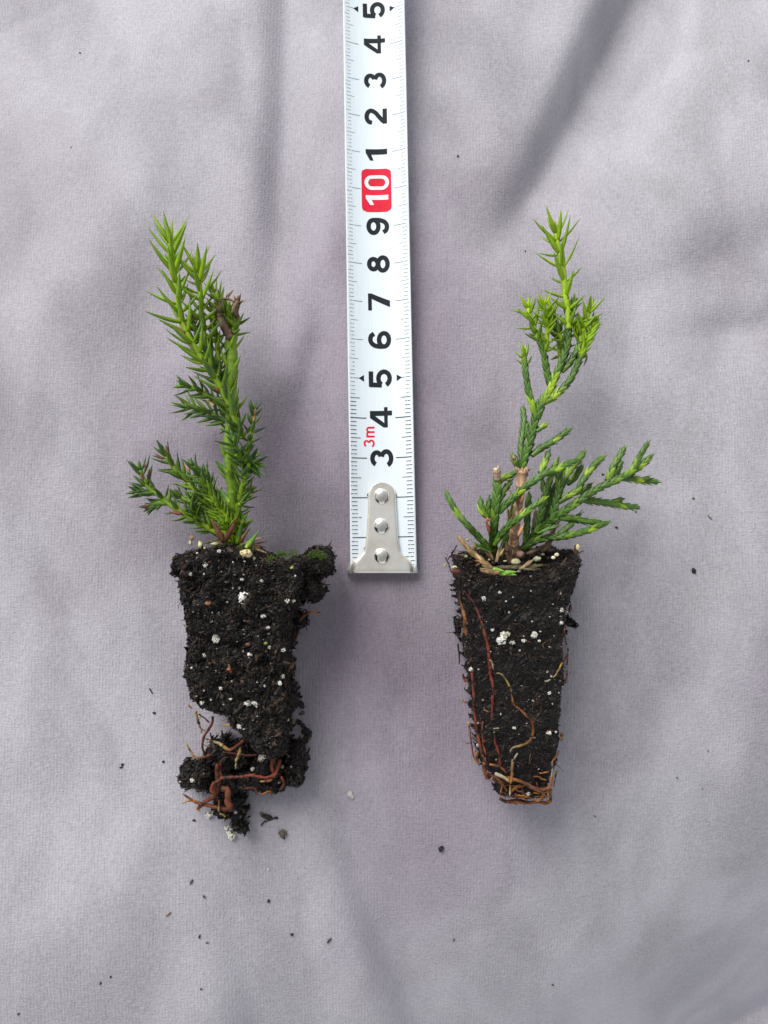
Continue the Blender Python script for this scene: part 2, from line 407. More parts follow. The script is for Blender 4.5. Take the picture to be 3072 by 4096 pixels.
# end hook: one pressed plate with a lip turned down over the end of the blade
hz = .36
rows = [(208, 1, 0), (214, 60, 0), (228, 112, 0), (250, 152, 0), (280, 185, 0), (320, 208, 0), (370, 222, 0), (430, 228, 0), (600, 236, 0), (800, 246, 0), (1000, 257, 0),
        (1150, 268, 0), (1250, 280, 0), (1330, 296, 0), (1390, 326, 0), (1430, 372, .0), (1455, 425, .01), (1480, 480, .02), (1510, 528, .03), (1560, 568, .03), (1620, 590, .03), (1665, 598, .03)]
K = 29; vv = []; cen = lambda y: 735+(y-210)*.004
hk = base_z(0, TY0)+hz
for (y, hwid, dr) in rows:
    for j in range(K):
        q = -1+2*j/(K-1); q = math.copysign(abs(q)**.8, q); x = cen(y)+q*hwid
        p = P(*ZH(x, y), hz)
        e = max(0, abs(q)-.86)/.14; p[2] = hk-.03*e*e-(.16*max(0, abs(q)-.72)**2/.078 if dr else 0)*(1 if dr else 0)*(dr/.03)
        vv.append(p)
last = vv[-K:]
for a in (20, 45, 70, 90):
    for p in last:
        t = R(a); vv.append(p+np.array([0, -.075*math.sin(t), -.075*(1-math.cos(t))]))
low = vv[-K:]
for dz in (.12, .30):
    for p in low: vv.append(np.array([p[0], p[1]-.01, min(p[2]-.02, hk-.075-dz+.0)]))
nr = len(vv)//K
g = MB(); g.add(vv, [(i*K+j, (i+1)*K+j, (i+1)*K+j+1, i*K+j+1) for i in range(nr-1) for j in range(K-1)], (1.0, .95, .84))
hook = g.build('hook', M_metal, tape); sm = hook.modifiers.new('thickness', 'SOLIDIFY'); sm.thickness = .0007; sm.offset = -1
bv = hook.modifiers.new('edge', 'BEVEL'); bv.width = .00015; bv.segments = 2; bv.limit_method = 'ANGLE'
for (x, y) in ((735, 435), (730, 928), (738, 1425)):
    g = MB(); c = P(*ZH(x, y), hz); rad = .198; vv = [c+np.array([0, 0, .085])]; ff = []
    c[2] = hk
    prof = [(.12, .083), (.35, .078), (.6, .066), (.82, .045), (.95, .022), (1.0, .004), (1.0, -.03)]
    for r_, z_ in prof:
        for j in range(28): a = 2*math.pi*j/28; vv.append(c+np.array([rad*r_*math.cos(a), rad*r_*math.sin(a), z_]))
    vv[0] = c+np.array([0, 0, .085])
    ff = [(0, 1+j, 1+(j+1) % 28) for j in range(28)]
    ff += [(1+i*28+j, 1+(i+1)*28+j, 1+(i+1)*28+(j+1) % 28, 1+i*28+(j+1) % 28) for i in range(len(prof)-1) for j in range(28)]
    g.add(vv, ff, (.90, .87, .80)); g.build('rivet', M_rivet, hook)
# backing plate under the blade end, peeping out at the sides of the hook
for (yy, hwid) in ((415, 248), (1305, 302)):
    g = MB(); vv = []
    for j in range(20):
        a = 2*math.pi*j/20; p = P(*ZH(735+hwid*math.cos(a), yy+80*math.sin(a)), hz-.06); vv.append(p)
    vv2 = [p-np.array([0, 0, .04]) for p in vv]
    g.add(vv+vv2, [tuple(range(20))]+[(j, 20+j, 20+(j+1) % 20, (j+1) % 20) for j in range(20)], (.25, .20, .12)); g.build('backing_plate', M_metal, tape)

# ------------------------------------------------------------------ soil
class Lobe:
    """a lump of soil standing on the cloth: outline in source pixels at the height of its upper face"""
    def __init__(s, outline, hfun, cell=.04, edge=.28, seed=0, rough=.10, lift=0):
        s.hf = hfun; s.poly = np.array([P(a, b, hfun(a, b))[:2] for a, b in outline]); s.edge = edge; s.seed = seed; s.rough = rough; s.lift = lift
        # px-based height turned into world-based height by sampling
        s.cell = cell; lo = s.poly.min(0)-cell; hi = s.poly.max(0)+cell
        s.xs = np.arange(lo[0], hi[0], cell); s.ys = np.arange(lo[1], hi[1], cell)
        X, Y = np.meshgrid(s.xs, s.ys); s.X, s.Y = X, Y
        ins = np.zeros(X.shape, bool); D = np.full(X.shape, 1e9); n = len(s.poly)
        for i in range(n):
            a, b = s.poly[i], s.poly[(i+1) % n]
            c = ((a[1] > Y) != (b[1] > Y)); 
            with np.errstate(divide='ignore', invalid='ignore'): xi = (b[0]-a[0])*(Y-a[1])/(b[1]-a[1])+a[0]
            ins ^= (c & (X < xi)); d = b-a; t = np.clip(((X-a[0])*d[0]+(Y-a[1])*d[1])/(d@d+1e-12), 0, 1)
            D = np.minimum(D, np.hypot(X-(a[0]+t*d[0]), Y-(a[1]+t*d[1])))
        s.ins = ins; q = np.clip(D/edge, 0, 1); prof = np.sqrt(1-(1-q)**2)
        top = np.zeros(X.shape)
        for i in range(X.shape[0]):
            for j in range(X.shape[1]):
                if ins[i, j]:
                    x, y = X[i, j], Y[i, j]; h = s.world_h(x, y)
                    top[i, j] = h+rough*(noise.noise((x*2.2, y*2.2, seed))*1.3+.7*noise.noise((x*5.5, y*5.5, seed+5))+.45*noise.noise((x*13, y*13, seed+8)))
        s.Z = np.where(ins, np.maximum(top, .05)*prof, 0)+base_z(X, Y)+lift
    def world_h(s, x, y):
        h = 1.5
        for _ in range(3):
            z = h+base_z(x, y)-H; yc = y*math.cos(TH)+z*math.sin(TH); zc = -(-y*math.sin(TH)+z*math.cos(TH))
            h = s.hf(1536+F*x/zc, 2048-F*yc/zc)
        return h
    def z_at(s, x, y):
        j = int(np.clip((x-s.xs[0])/s.cell, 0, len(s.xs)-2)); i = int(np.clip((y-s.ys[0])/s.cell, 0, len(s.ys)-2))
        return float(s.Z[i:i+2, j:j+2].max())
    def on(s, px, py, up=0.0, hmax=None):
        """the point of the lump's surface seen at a pixel"""
        h = s.hf(px, py)
        for _ in range(5):
            p = P(px, py, h); h = .5*h+.5*(s.z_at(p[0], p[1])-base_z(p[0], p[1]))
        p = P(px, py, h+up); return p
    def mesh(s, mb):
        idx = -np.ones(s.X.shape, int); cells = []
        ny, nx = s.X.shape
        for i in range(ny-1):
            for j in range(nx-1):
                if s.ins[i:i+2, j:j+2].sum() >= 3: cells.append((i, j))
        V = []; C = []
        def vid(i, j):
            if idx[i, j] < 0:
                idx[i, j] = len(V); x, y = s.X[i, j], s.Y[i, j]; k = s.cell*.35
                V.append((x+k*noise.noise((x*9, y*9, 1)), y+k*noise.noise((x*9, y*9, 4)), s.Z[i, j]))
                C.append(SOILC[0])
            return idx[i, j]
        f = [(vid(i, j), vid(i, j+1), vid(i+1, j+1), vid(i+1, j)) for i, j in cells]
        s.V = np.array(V); s.F = np.array(f); mb.add(V, f, np.array(C))
SOILC = [np.array(c) for c in ((.0055, .0042, .0035), (.011, .0078, .0058), (.022, .0140, .0095), (.048, .027, .016), (.090, .050, .028))]
OCT = np.array([(1, 0, 0), (-1, 0, 0), (0, 1, 0), (0, -1, 0), (0, 0, 1), (0, 0, -1)], float)
OF = [(0, 2, 4), (2, 1, 4), (1, 3, 4), (3, 0, 4), (2, 0, 5), (1, 2, 5), (3, 1, 5), (0, 3, 5)]
def scatter_chips(mb, lobe, dens, seed, smin=.012, smax=.05, fib=.10, out=.015):
    rs = np.random.RandomState(seed); V, Fq = lobe.V, lobe.F
    tri = np.vstack([Fq[:, [0, 1, 2]], Fq[:, [0, 2, 3]]]); a, b, c = V[tri[:, 0]], V[tri[:, 1]], V[tri[:, 2]]
    nrm = np.cross(b-a, c-a); ar = np.linalg.norm(nrm, axis=1)/2+1e-12; N = int(ar.sum()*dens)
    k = rs.choice(len(tri), N, p=ar/ar.sum()); u, v = rs.rand(N), rs.rand(N); m = u+v > 1; u[m], v[m] = 1-u[m], 1-v[m]
    p = a[k]+(b-a)[k]*u[:, None]+(c-a)[k]*v[:, None]; n = nrm[k]/(2*ar[k])[:, None]
    sz = smin+(smax-smin)*rs.rand(N)**2.6; big = rs.rand(N) < (.006 if smax > .045 else .001); sz[big] = .045+.05*rs.rand(big.sum()); asp = 1+2.0*rs.rand(N)**2
    d = rs.randn(N, 3); d -= n*(d*n).sum(1)[:, None]*(.35+.65*(rs.rand(N)[:, None])); d /= np.linalg.norm(d, axis=1)[:, None]
    e = np.cross(n+.3*rs.randn(N, 3), d); e /= np.linalg.norm(e, axis=1)[:, None]; g = np.cross(d, e)
    J = OCT[None]*(1+.7*(rs.rand(N, 6, 3)-.5))+.30*(rs.rand(N, 6, 3)-.5)
    w1 = .55+.5*rs.rand(N); w2 = .25+.6*rs.rand(N)
    pts = (p+n*(sz*.35+out*rs.rand(N)**2)[:, None])[:, None, :]+(J[:, :, 0:1]*(sz*asp)[:, None, None])*d[:, None]+(J[:, :, 1:2]*(sz*w1)[:, None, None])*e[:, None]+(J[:, :, 2:3]*(sz*w2)[:, None, None])*g[:, None]
    ci = rs.choice(5, N, p=[.40, .34, .17, .07, .02]); ci[big] = rs.choice([1, 2, 2, 3], big.sum()); w2_ = 1; cc = np.array(SOILC)[ci]*(.75+.5*rs.rand(N))[:, None]
    f = (np.array(OF)[None]+(np.arange(N)*6)[:, None, None]).reshape(-1, 3)
    mb.add(pts.reshape(-1, 3), f.tolist(), np.repeat(cc, 6, axis=0))
    nf = int(N*fib*.1)
    for _ in range(nf):                                  # fibres of peat
        i = rs.randint(N); L = .08+.25*rs.rand()**2; dd = d[i]; q = [p[i]+n[i]*.012]
        for _k in range(4):
            dd = dd+.45*rs.randn(3)+n[i]*.12; dd /= np.linalg.norm(dd); q.append(q[-1]+dd*L/4)
        cb = SOILC[rs.randint(1, 5)]*(.8+.8*rs.rand()); tube(mb, q, np.linspace(.0065, .003, 5)*(1+rs.rand()), cb, 3)
ICO = None
def lump(mb, c, r, col, seed=0, amp=.3, sq=(1, 1, .8), sub=2, dark=.25):
    bm = bmesh.new(); bmesh.ops.create_icosphere(bm, subdivisions=sub, radius=1)
    sq = np.array(sq)*r; V = []; C = []
    for v in bm.verts:
        q = v.co; k = 1+amp*noise.noise(q*1.4+Vector((seed*3.1, 0, 0)))+amp*.6*noise.noise(q*3.5+Vector((0, seed*1.7, 0)))
        V.append(np.array(c)+np.array(q)*k*sq)
        C.append(np.array(SOILC[1]) if noise.noise(q*2.3+Vector((0, 0, seed*2.3))) > .5-dark else np.array(col))
    bm.verts.index_update(); mb.add(V, [[x.index for x in f.verts] for f in bm.faces], np.array(C)); bm.free()
WHITE = (.48, .48, .45)
def perlite(lobe, pts, parent, seed, zf):
    for i, (x, y, r) in enumerate(pts):
        px, py = zf(x, y); k = .48222 if zf in (Z3, Z4) else .42194
        rr = r*k/190; p = lobe.on(px, py, rr*.15); g = MB(); rs_ = random.Random(seed+i)
        c = np.array(WHITE)*(.8+.35*rs_.random())*(1.3 if r > 13 else 1)*np.array((1, .97+.03*rs_.random(), .86+.14*rs_.random()))
        lump(g, p, rr*1.08, c, seed+i, .62, (1, .6+.6*rs_.random(), .8), 3 if r > 12 else 2, .08+.22*rs_.random()*(r > 10))
        g.build('perlite_grain', M_perl, parent, smooth=False)
def perlite_dust(lobe, n, parent, seed, smin=.008, smax=.03):
    rs_ = np.random.RandomState(seed); V = lobe.V; g = MB()
    for i in range(n):
        p = V[rs_.randint(len(V))]
        if p[2] < .25: continue
        r = smin+(smax-smin)*rs_.rand()**2
        lump(g, p+np.array([0, 0, r*.3]), r, np.array(WHITE)*(.25+.65*rs_.rand()), seed+i, .5, (1+rs_.rand(), .5+.6*rs_.rand(), .7), 1, .1)
    o = g.build('perlite_dust', M_perl, parent, smooth=False); o['kind'] = 'stuff'
RED_R = (.26, .058, .018); ORG = (.46, .17, .035); YEL = (.58, .40, .12); PALE = (.66, .62, .42); DRK = (.06, .022, .014); PINK = (.32, .060, .03)
def root(pts, r, cols, parent, seed=0, step=.05, wob=.25):
    """pts are 3-D; cols spread along the root"""
    q = smooth_path(pts, step=step); n = len(q); rs_ = np.random.RandomState(seed)
    q = q+.006*rs_.randn(n, 3)*.6
    cs = np.array([np.array(c) for c in cols]); t = np.linspace(0, len(cs)-1, n); C = np.stack([np.interp(t, range(len(cs)), cs[:, k]) for k in range(3)], 1) if len(cs) > 1 else np.tile(cs[0], (n, 1))
    C = C*(.42 if np.max(r) > .06 else .55)*(1+.35*(rs_.rand(n)-.5))[:, None]
    soilm = rs_.rand(n) < .10; C[soilm] = np.array((.02, .014, .01))
    rr = np.interp(np.linspace(0, 1, n), np.linspace(0, 1, len(np.atleast_1d(r))), np.atleast_1d(r))*(1+wob*(rs_.rand(n)-.5))
    rr[-1] *= .5; rr *= np.where(rr > .06, .74, .72 if np.max(rr) > .045 else .62)
    g = MB(); tube(g, q, rr, C, 8, rough=.15, seed=seed)
    k = 3                                            # fine rootlets
    while k < n-2:
        if rs_.rand() < .5:
            d = rs_.randn(3); d[2] = abs(d[2])*.3; d /= np.linalg.norm(d); h_ = [q[k]]; L = .05+.16*rs_.rand()**2
            for _ in range(4): d = d+.5*rs_.randn(3)*np.array((1, 1, .4)); d /= np.linalg.norm(d); h_.append(h_[-1]+d*L/4)
            tube(g, h_, np.linspace(.0065, .0025, 5), C[k]*(.6+.7*rs_.rand()), 3)
        k += rs_.randint(2, 6)
    return g.build('root', M_root, parent)

# ------------------------------------------------------------------ foliage builders
def needle(mb, base, dirv, up, L, W, cb, cm, ct, curve=.25, matI=0, tipc=(.42, .36, .16), seg=8):
    """a stiff awl-shaped needle: keel below, shallow channel above"""
    d = np.array(dirv, float); d /= np.linalg.norm(d); u = up-d*d.dot(up); u /= np.linalg.norm(u)+1e-9; s = np.cross(d, u); V = []; C = []
    for i in range(seg+1):
        t = i/seg; c = base+d*L*t+u*L*curve*(t*t-t)*1.0
        w = W*.5*(min(1, .62+1.6*t) if t < .25 else 1.02*(1-((t-.25)/.75)**1.5))+.0015
        V += [c-s*w+u*w*.28, c+u*w*.02, c+s*w+u*w*.28, c-u*w*.62]
        col = lerp(cb, cm, min(1, t/.32)) if t < .32 else lerp(cm, ct, (t-.32)/.68)
        if t > .9: col = lerp(col, tipc, .8)
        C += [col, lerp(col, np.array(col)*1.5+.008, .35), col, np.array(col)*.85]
    f = []
    for i in range(seg):
        for j in range(4): a = i*4+j; b = i*4+(j+1) % 4; f.append((a, a+4, b+4, b))
    f.append((0, 1, 2, 3)); k = seg*4; f.append((k+3, k+2, k+1, k))
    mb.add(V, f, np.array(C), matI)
YG = np.array((.38, .55, .012)); GR = np.array((.190, .345, .014)); DG = np.array((.052, .122, .018)); BG = np.array((.052, .120, .048)); LG = np.array((.50, .68, .012))
NL, NW_ = 1.18, 1.08
def juvenile(mb, P3, r0, r1, sp=.22, L0=.45, L1=.5, ang=42, young=(.0, 1.0), seed=0, nw=3, W=.105, tuft=True, sparse=0, stemc=None, s0=.05, sink=1.0):
    """shoot with awl-like needles in whorls; P3 runs from base to tip; young = freshness at base and tip"""
    q = smooth_path(P3, step=.035); n = len(q); rs_ = np.random.RandomState(seed+11); Tn, Nn, Bn = frames(q)
    d = np.concatenate([[0], np.cumsum(np.linalg.norm(np.diff(q, axis=0), axis=1))]); Lt = d[-1]
    yg = np.interp(d/Lt, [0, 1], young)
    SC = np.array([lerp((.15, .27, .02), (.38, .54, .02), y) for y in yg]) if stemc is None else np.tile(stemc, (n, 1))
    tube(mb, q, np.interp(d/Lt, [0, 1], [r0, r1]), SC, 8, rough=.15, seed=seed, flute=.12)
    s = s0; k = 0
    while s < Lt+.001:
        i = min(n-1, int(np.searchsorted(d, s))); t = s/Lt; y = yg[i]; rad = r0+(r1-r0)*t; a0 = k*math.pi/nw+rs_.rand()*.5
        Ln = L0+(L1-L0)*t
        nn_ = nw+(1 if sparse == 0 and rs_.rand() < .45 else 0)
        for j in range(nn_):
            if rs_.rand() < sparse: continue
            a = a0+2*math.pi*j/nn_+.35*(rs_.rand()-.5); o = Nn[i]*math.cos(a)+Bn[i]*math.sin(a)
            an = R(ang+rs_.uniform(-14, 20)-(14*max(0, (t-.85)/.15) if tuft else 0)); dr = Tn[i]*math.cos(an)+o*math.sin(an); up = -o*math.cos(an)+Tn[i]*math.sin(an)
            L = Ln*NL*(.78+.4*rs_.rand()); yy = min(1, max(0, y+rs_.uniform(-.2, .2)))
            cb = lerp(lerp(GR, YG, .35), LG, yy); cm = lerp(DG if rs_.rand() < .6 else BG, (.28, .48, .012), yy); ct = lerp(DG*.95, (.20, .38, .012), yy)
            if rs_.rand() < .02 and yy < .4 and L < .5: cb = cm = ct = np.array((.16, .06, .03))
            needle(mb, q[i]+o*rad*.55*sink-Tn[i]*.03, dr, up, L, W*NW_*(.85+.3*rs_.rand()), cb, cm, ct, curve=.02+.16*rs_.rand())
        s += sp*(.85+.3*rs_.rand()); k += 1
    if tuft:                                            # closed bud at the tip
        for j in range(7):
            a = j*2.4; o = Nn[-1]*math.cos(a)+Bn[-1]*math.sin(a); an = R(8+4.5*j); dr = Tn[-1]*math.cos(an)+o*math.sin(an); y = yg[-1]
            c = lerp(GR, (.45, .33, .06), .65*y) if j < 2 else lerp(DG*1.3, (.34, .54, .012), y)
            needle(mb, q[-1]-Tn[-1]*.03, dr, -o, L1*NL*(.40+.09*j), W*NW_*.8, lerp(c, LG, .4*y), c, c, .15)
def scaly(mb, P3, w0, w1, seed=0, young=(), sp=.098, tip=True, base=(.066, .150, .018), bright=(.40, .58, .015), gloss=0):
    w0 *= .84; w1 *= .84
    """cord of overlapping scale leaves in crossed pairs; young = [(from, to)] pale new stretches"""
    q = smooth_path(P3, step=.02); n = len(q); rs_ = np.random.RandomState(seed+5); Tn, Nn, Bn = frames(q)
    d = np.concatenate([[0], np.cumsum(np.linalg.norm(np.diff(q, axis=0), axis=1))]); Lt = d[-1]
    base = np.array(base); bright = np.array(bright)
    W = np.interp(d/Lt, [0, .8, 1], [w0, w1, w1*.72])
    tube(mb, q, W*.30, base*.8, 6)
    s = 0; k = 0
    while s < Lt:
        i = min(n-1, int(np.searchsorted(d, s))); t = s/Lt; r = W[i]*.5
        fresh = .85*max([1 if a+.03 <= t <= b-.03 else max(0, 1-min(abs(t-a-.03), abs(t-b+.03))/.04) for a, b in young], default=0)
        for j in (0, 1):
            a0 = (k % 2)*math.pi/2+j*math.pi+.35+.25*(rs_.rand()-.5); L = sp*(2.2+.4*rs_.rand()); c0 = base*(.7+.6*rs_.rand()); flare = .1+.5*rs_.rand()**2
            if rs_.rand() < .08: c0 = lerp(c0, bright, .25)
            c0 = lerp(c0, bright, fresh*(.55+.4*rs_.rand()))
            V = []; C = []; nu, nv = 5, 5
            for u in range(nu+1):
                tt = u/nu; half = R(66)*(1-tt**1.7)+.02; rr = r*(.70+.36*math.sin(min(tt, .85)/.85*math.pi/2)+flare*max(0, tt-.6))
                if rs_.rand() < .0: rr *= 1.1
                for v in range(nv):
                    a = a0+half*(-1+2*v/(nv-1)); edge = abs(-1+2*v/(nv-1)); ii = min(n-1, int(np.searchsorted(d, min(Lt, s+L*tt)))); ov = max(0, s+L*tt-Lt)
                    V.append(q[ii]+Tn[ii]*ov*.8+(Nn[ii]*math.cos(a)+Bn[ii]*math.sin(a))*rr*(1-.16*edge**2)*(1-.5*min(1, ov/.1)))
                    cc = c0*(1.12 if v == 2 else .92)
                    if tt > .85 or edge > .9: cc = lerp(cc, np.array((.20, .34, .05)), .35)
                    C.append(cc)
            mb.add(V, [(u*nv+v, u*nv+v+1, (u+1)*nv+v+1, (u+1)*nv+v) for u in range(nu) for v in range(nv-1)], np.array(C))
        s += sp; k += 1
    if tip:
        needle(mb, q[-1]-Tn[-1]*.02, Tn[-1], Nn[-1], .09, w1*.55, base*1.2, base*1.3, base*1.3, .05)
def dead_needles(mb, specs, seed=0):
    rs_ = np.random.RandomState(seed)
    for (a, b, h0, h1, W, c) in specs:
        p0, p1 = P(*a, h0), P(*b, h1); d = p1-p0; L = np.linalg.norm(d)
        up = np.array((.1*rs_.randn(), .1*rs_.randn(), 1.)); c = np.array(c)
        needle(mb, p0, d, up, L, W, c*.9, c, c*1.1, .12, tipc=c*1.6)

# ------------------------------------------------------------------ seedling on the left
sl = empty('conifer_seedling', 'seedling with spiky awl-shaped needles and a crumbling root ball broken at its foot', 'seedling', 'conifer seedlings with bare root balls')
hL = lambda x, y: float(np.interp(y, [2180, 3000], [2.45, 1.75]))
main_out = [(735, 2200), (841, 2185), (947, 2183), (1030, 2215), (1080, 2243), (1150, 2238), (1215, 2250), (1222, 2330), (1190, 2420), (1160, 2450), (1150, 2500), (1152, 2580), (1148, 2640),
            (1142, 2700), (1152, 2770), (1156, 2850), (1150, 2940), (1135, 3040), (1075, 3060), (1010, 3020), (981, 2984), (952, 2950), (915, 2930), (895, 2880), (851, 2869), (790, 2850), (742, 2805),
            (732, 2758), (717, 2710), (722, 2652), (730, 2592), (728, 2532), (725, 2484), (714, 2431), (690, 2360), (694, 2315), (705, 2300), (700, 2230)]
L1 = Lobe(main_out, hL, .042, .17, 1, .13)
rb = MB(); L1.mesh(rb); scatter_chips(rb, L1, 500, 3, .009, .052, .14, .028)
for k_, (out_, hh_) in enumerate([([(667, 2219), (715, 2212), (765, 2230), (775, 2310), (735, 2330), (701, 2300), (680, 2318), (656, 2312), (662, 2270)], 1.7),
                                  ([(1135, 2235), (1202, 2216), (1222, 2192), (1245, 2184), (1299, 2187), (1332, 2238), (1330, 2275), (1315, 2312), (1262, 2310), (1283, 2373), (1244, 2430), (1215, 2400), (1170, 2430), (1140, 2400)], 1.9),
                                  ([(1150, 2430), (1222, 2468), (1224, 2508), (1200, 2520), (1160, 2540)], 1.2),
                                  ([(1140, 2740), (1176, 2760), (1188, 2800), (1160, 2860), (1130, 2850)], .9)]):
    lb = Lobe(out_, lambda x, y, hh_=hh_: hh_, .042, .22, 10+k_, .13); lb.mesh(rb); scatter_chips(rb, lb, 430, 20+k_, .010, .05, .22, .035)
root_ball = rb.build('root_ball', M_soil, sl, smooth=False)
foot = []
for k_, (out_, hh_, ed_) in enumerate([([(1132, 2985), (1165, 2968), (1200, 2972), (1219, 2990), (1222, 3060), (1208, 3150), (1175, 3168), (1138, 3158)], 1.0, .2),
                                       ([(1000, 3050), (1060, 3020), (1130, 3000), (1150, 3080), (1135, 3175), (1100, 3190), (1000, 3178), (950, 3165), (935, 3120), (975, 3085)], .8, .2),
                                       ([(695, 3082), (730, 3070), (742, 3060), (765, 3065), (800, 3045), (835, 3075), (855, 3110), (845, 3155), (800, 3178), (770, 3165), (735, 3170), (712, 3158), (697, 3125), (708, 3100)], .8, .2),
                                       ([(828, 2962), (860, 2975), (890, 2952), (925, 2995), (940, 3040), (935, 3090), (880, 3075), (815, 3050), (802, 3020), (835, 3000)], .8, .18),
                                       ([(835, 3238), (850, 3215), (900, 3180), (965, 3160), (975, 3200), (962, 3240), (958, 3290), (988, 3320), (985, 3352), (952, 3352), (925, 3330), (920, 3290), (865, 3285), (848, 3270)], .6, .16),
                                       ([(835, 3110), (900, 3090), (965, 3080), (960, 3190), (900, 3210), (850, 3190), (810, 3180)], .65, .2),
                                       ([(955, 3225), (995, 3232), (990, 3260), (955, 3275)], .35, .1), ([(900, 2990), (960, 2970), (1000, 3000), (1010, 3060), (960, 3100), (905, 3080)], .7, .15)]):
    lb = Lobe(out_, lambda x, y, hh_=hh_: hh_, .038, ed_, 40+k_, .16); g = MB(); lb.mesh(g); scatter_chips(g, lb, 430, 60+k_, .010, .055, .22, .04)
    g.build('soil_clump', M_soil, sl, smooth=False); foot.append(lb)
# perlite (x, y, radius in zoomed pixels)
perlite(L1, [(458, 435, 18), (335, 512, 13), (738, 626, 14), (775, 708, 42), (925, 565, 14), (886, 438, 9), (862, 381, 12), (573, 323, 15), (595, 488, 10), (630, 578, 11), (760, 555, 18), (450, 510, 9),
             (240, 648, 15), (370, 738, 14), (516, 830, 11), (572, 830, 9), (938, 858, 22), (978, 955, 16), (1135, 735, 22), (1190, 735, 13), (1205, 848, 15), (548, 1045, 30), (510, 900, 12), (773, 975, 10),
             (828, 1180, 19), (1103, 1142, 20), (990, 1117, 13), (1190, 1130, 18), (895, 1025, 9), (445, 1185, 16), (770, 1150, 8), (1100, 1360, 20), (1078, 1415, 16), (950, 1438, 9), (1042, 1498, 11),
             (890, 1408, 8), (448, 1475, 9), (585, 1460, 18), (822, 1578, 34), (880, 1580, 24), (505, 1553, 9), (612, 1592, 11), (430, 1580, 18), (670, 1545, 14), (690, 628, 12), (640, 745, 9), (478, 683, 9),
             (778, 512, 10), (555, 493, 6), (828, 503, 8), (786, 405, 9), (690, 412, 8), (1003, 1250, 7), (345, 1290, 8), (680, 1400, 8), (650, 1060, 8)], root_ball, 100, Z3)
perlite(L1, [(745, 430, 26), (1140, 372, 15), (745, 530, 13), (885, 342, 10), (385, 175, 8)], root_ball, 200, Z4)
perlite(L1, [(1415, 430, 14), (1205, 525, 8)], root_ball, 230, Z3)
perlite_dust(L1, 170, root_ball, 7)
for lb, (x, y, r) in ((foot[1], (940, 688, 46)), (foot[1], (852, 780, 18)), (foot[2], (350, 875, 20)), (foot[2], (440, 825, 18)), (foot[2], (312, 950, 15)), (foot[2], (430, 990, 15)), (foot[4], (710, 1138, 16)),
                      (foot[4], (625, 1195, 18)), (foot[4], (490, 1165, 30)), (foot[4], (650, 1265, 32)), (foot[4], (680, 1340, 30)), (foot[4], (655, 1310, 22)), (foot[1], (1070, 890, 14)), (foot[1], (1095, 760, 14)),
                      (foot[1], (725, 985, 16)), (foot[0], (1170, 760, 10)), (foot[2], (250, 885, 11)), (foot[5], (500, 885, 14))):
    perlite(lb, [(x, y, r)], sl, x, Z4)
# cream grains and seeds on the rim
for i, (x, y, rx, ry, c, hh_) in enumerate(((738, 1590, 16, 24, (.50, .47, .30), 1.6), (830, 1610, 20, 36, (.56, .54, .24), 1.7), (750, 1545, 20, 26, (.34, .22, .13), 1.6), (970, 1602, 36, 18, (.50, .47, .28), 2.0), (1270, 1690, 56, 38, (.60, .50, .26), 2.5),
                                       (875, 1642, 10, 8, (.6, .6, .4), 2.3), (805, 1690, 13, 10, (.5, .5, .3), 2.4))):
    g = MB(); rr = .42194*rx/175; lump(g, P(*Z2(x, y), hh_), rr, c, 300+i, .25, (1, ry/rx, .8), 3, -.05 if i != 4 else .08); g.build('perlite_grain', M_perl, root_ball)
for i, (x, y, rr, c) in enumerate(((1310, 448, .07, (.45, .30, .12)), (1175, 460, .04, (.30, .42, .04)), (480, 752, .07, (.35, .16, .07)), (812, 1095, .06, (.16, .06, .035)), (958, 1085, .045, (.35, .33, .08)), (655, 1300, .05, (.35, .12, .04)))):
    g = MB(); lump(g, L1.on(*Z3(x, y), .04), rr, c, 330+i, .3, (1, .7, .7), 2, -.1); g.build('seed_husk', M_perl, root_ball)
# roots
LL = lambda pts, r, cols, seed=0, up=-.012: root([L1.on(*Z3(*p), up) for p in pts], r, cols, sl, seed)
LL([(935, 390), (925, 450), (920, 515)], [.045, .03], [(.16, .08, .045), (.12, .06, .035)], 1)
LL([(640, 1235), (660, 1290), (678, 1335)], [.03, .05, .055], [PALE, ORG, RED_R], 2)
LL([(1180, 1090), (1210, 1040), (1230, 960), (1240, 890)], [.045, .05], [RED_R, (.16, .04, .02)], 3)
root(hpath([Z3(1240, 890), Z3(1300, 838), (1249, 2449), Z3(1418, 830)], [1.3, 1.5, 1.6, 1.5]), [.045, .03], [RED_R, ORG], sl, 4)
LL([(1125, 1440), (1130, 1350), (1165, 1270), (1200, 1230)], [.035, .05, .04], [RED_R, ORG, ORG], 5)
LL([(1090, 1560), (1110, 1520), (1125, 1480)], [.04], [RED_R], 6)
LL([(1055, 785), (1090, 870), (1130, 925)], [.03], [(.06, .035, .025)], 7)
LL([(590, 870), (550, 1050), (480, 1180), (470, 1310)], [.012, .014], [(.10, .065, .045)], 8)
LL([(490, 1270), (540, 1230), (580, 1240)], [.015], [(.10, .05, .03)], 9)
LL([(1015, 1405), (1060, 1430)], [.03], [(.30, .2, .06)], 10)
root(hpath([Z3(1360, 610), Z3(1420, 600), Z3(1500, 598)], [1.5, 1.4, 1.3]), [.035, .02], [(.07, .035, .025)], sl, 11)
root(hpath([Z3(1345, 580), Z3(1400, 572)], 1.3), [.02], [(.05, .02, .015)], sl, 12)
RR = lambda pts, h, r, cols, seed=0: root(hpath([Z4(*p) for p in pts], h), r, cols, sl, seed)
RR([(520, 350), (515, 400), (480, 460), (445, 520), (435, 600), (455, 670)], [1.4, 1.0], [.045, .04], [RED_R, (.15, .04, .025)], 13)
RR([(405, 325), (455, 360), (490, 395)], [1.4, 1.2], [.03], [ORG, RED_R], 14)
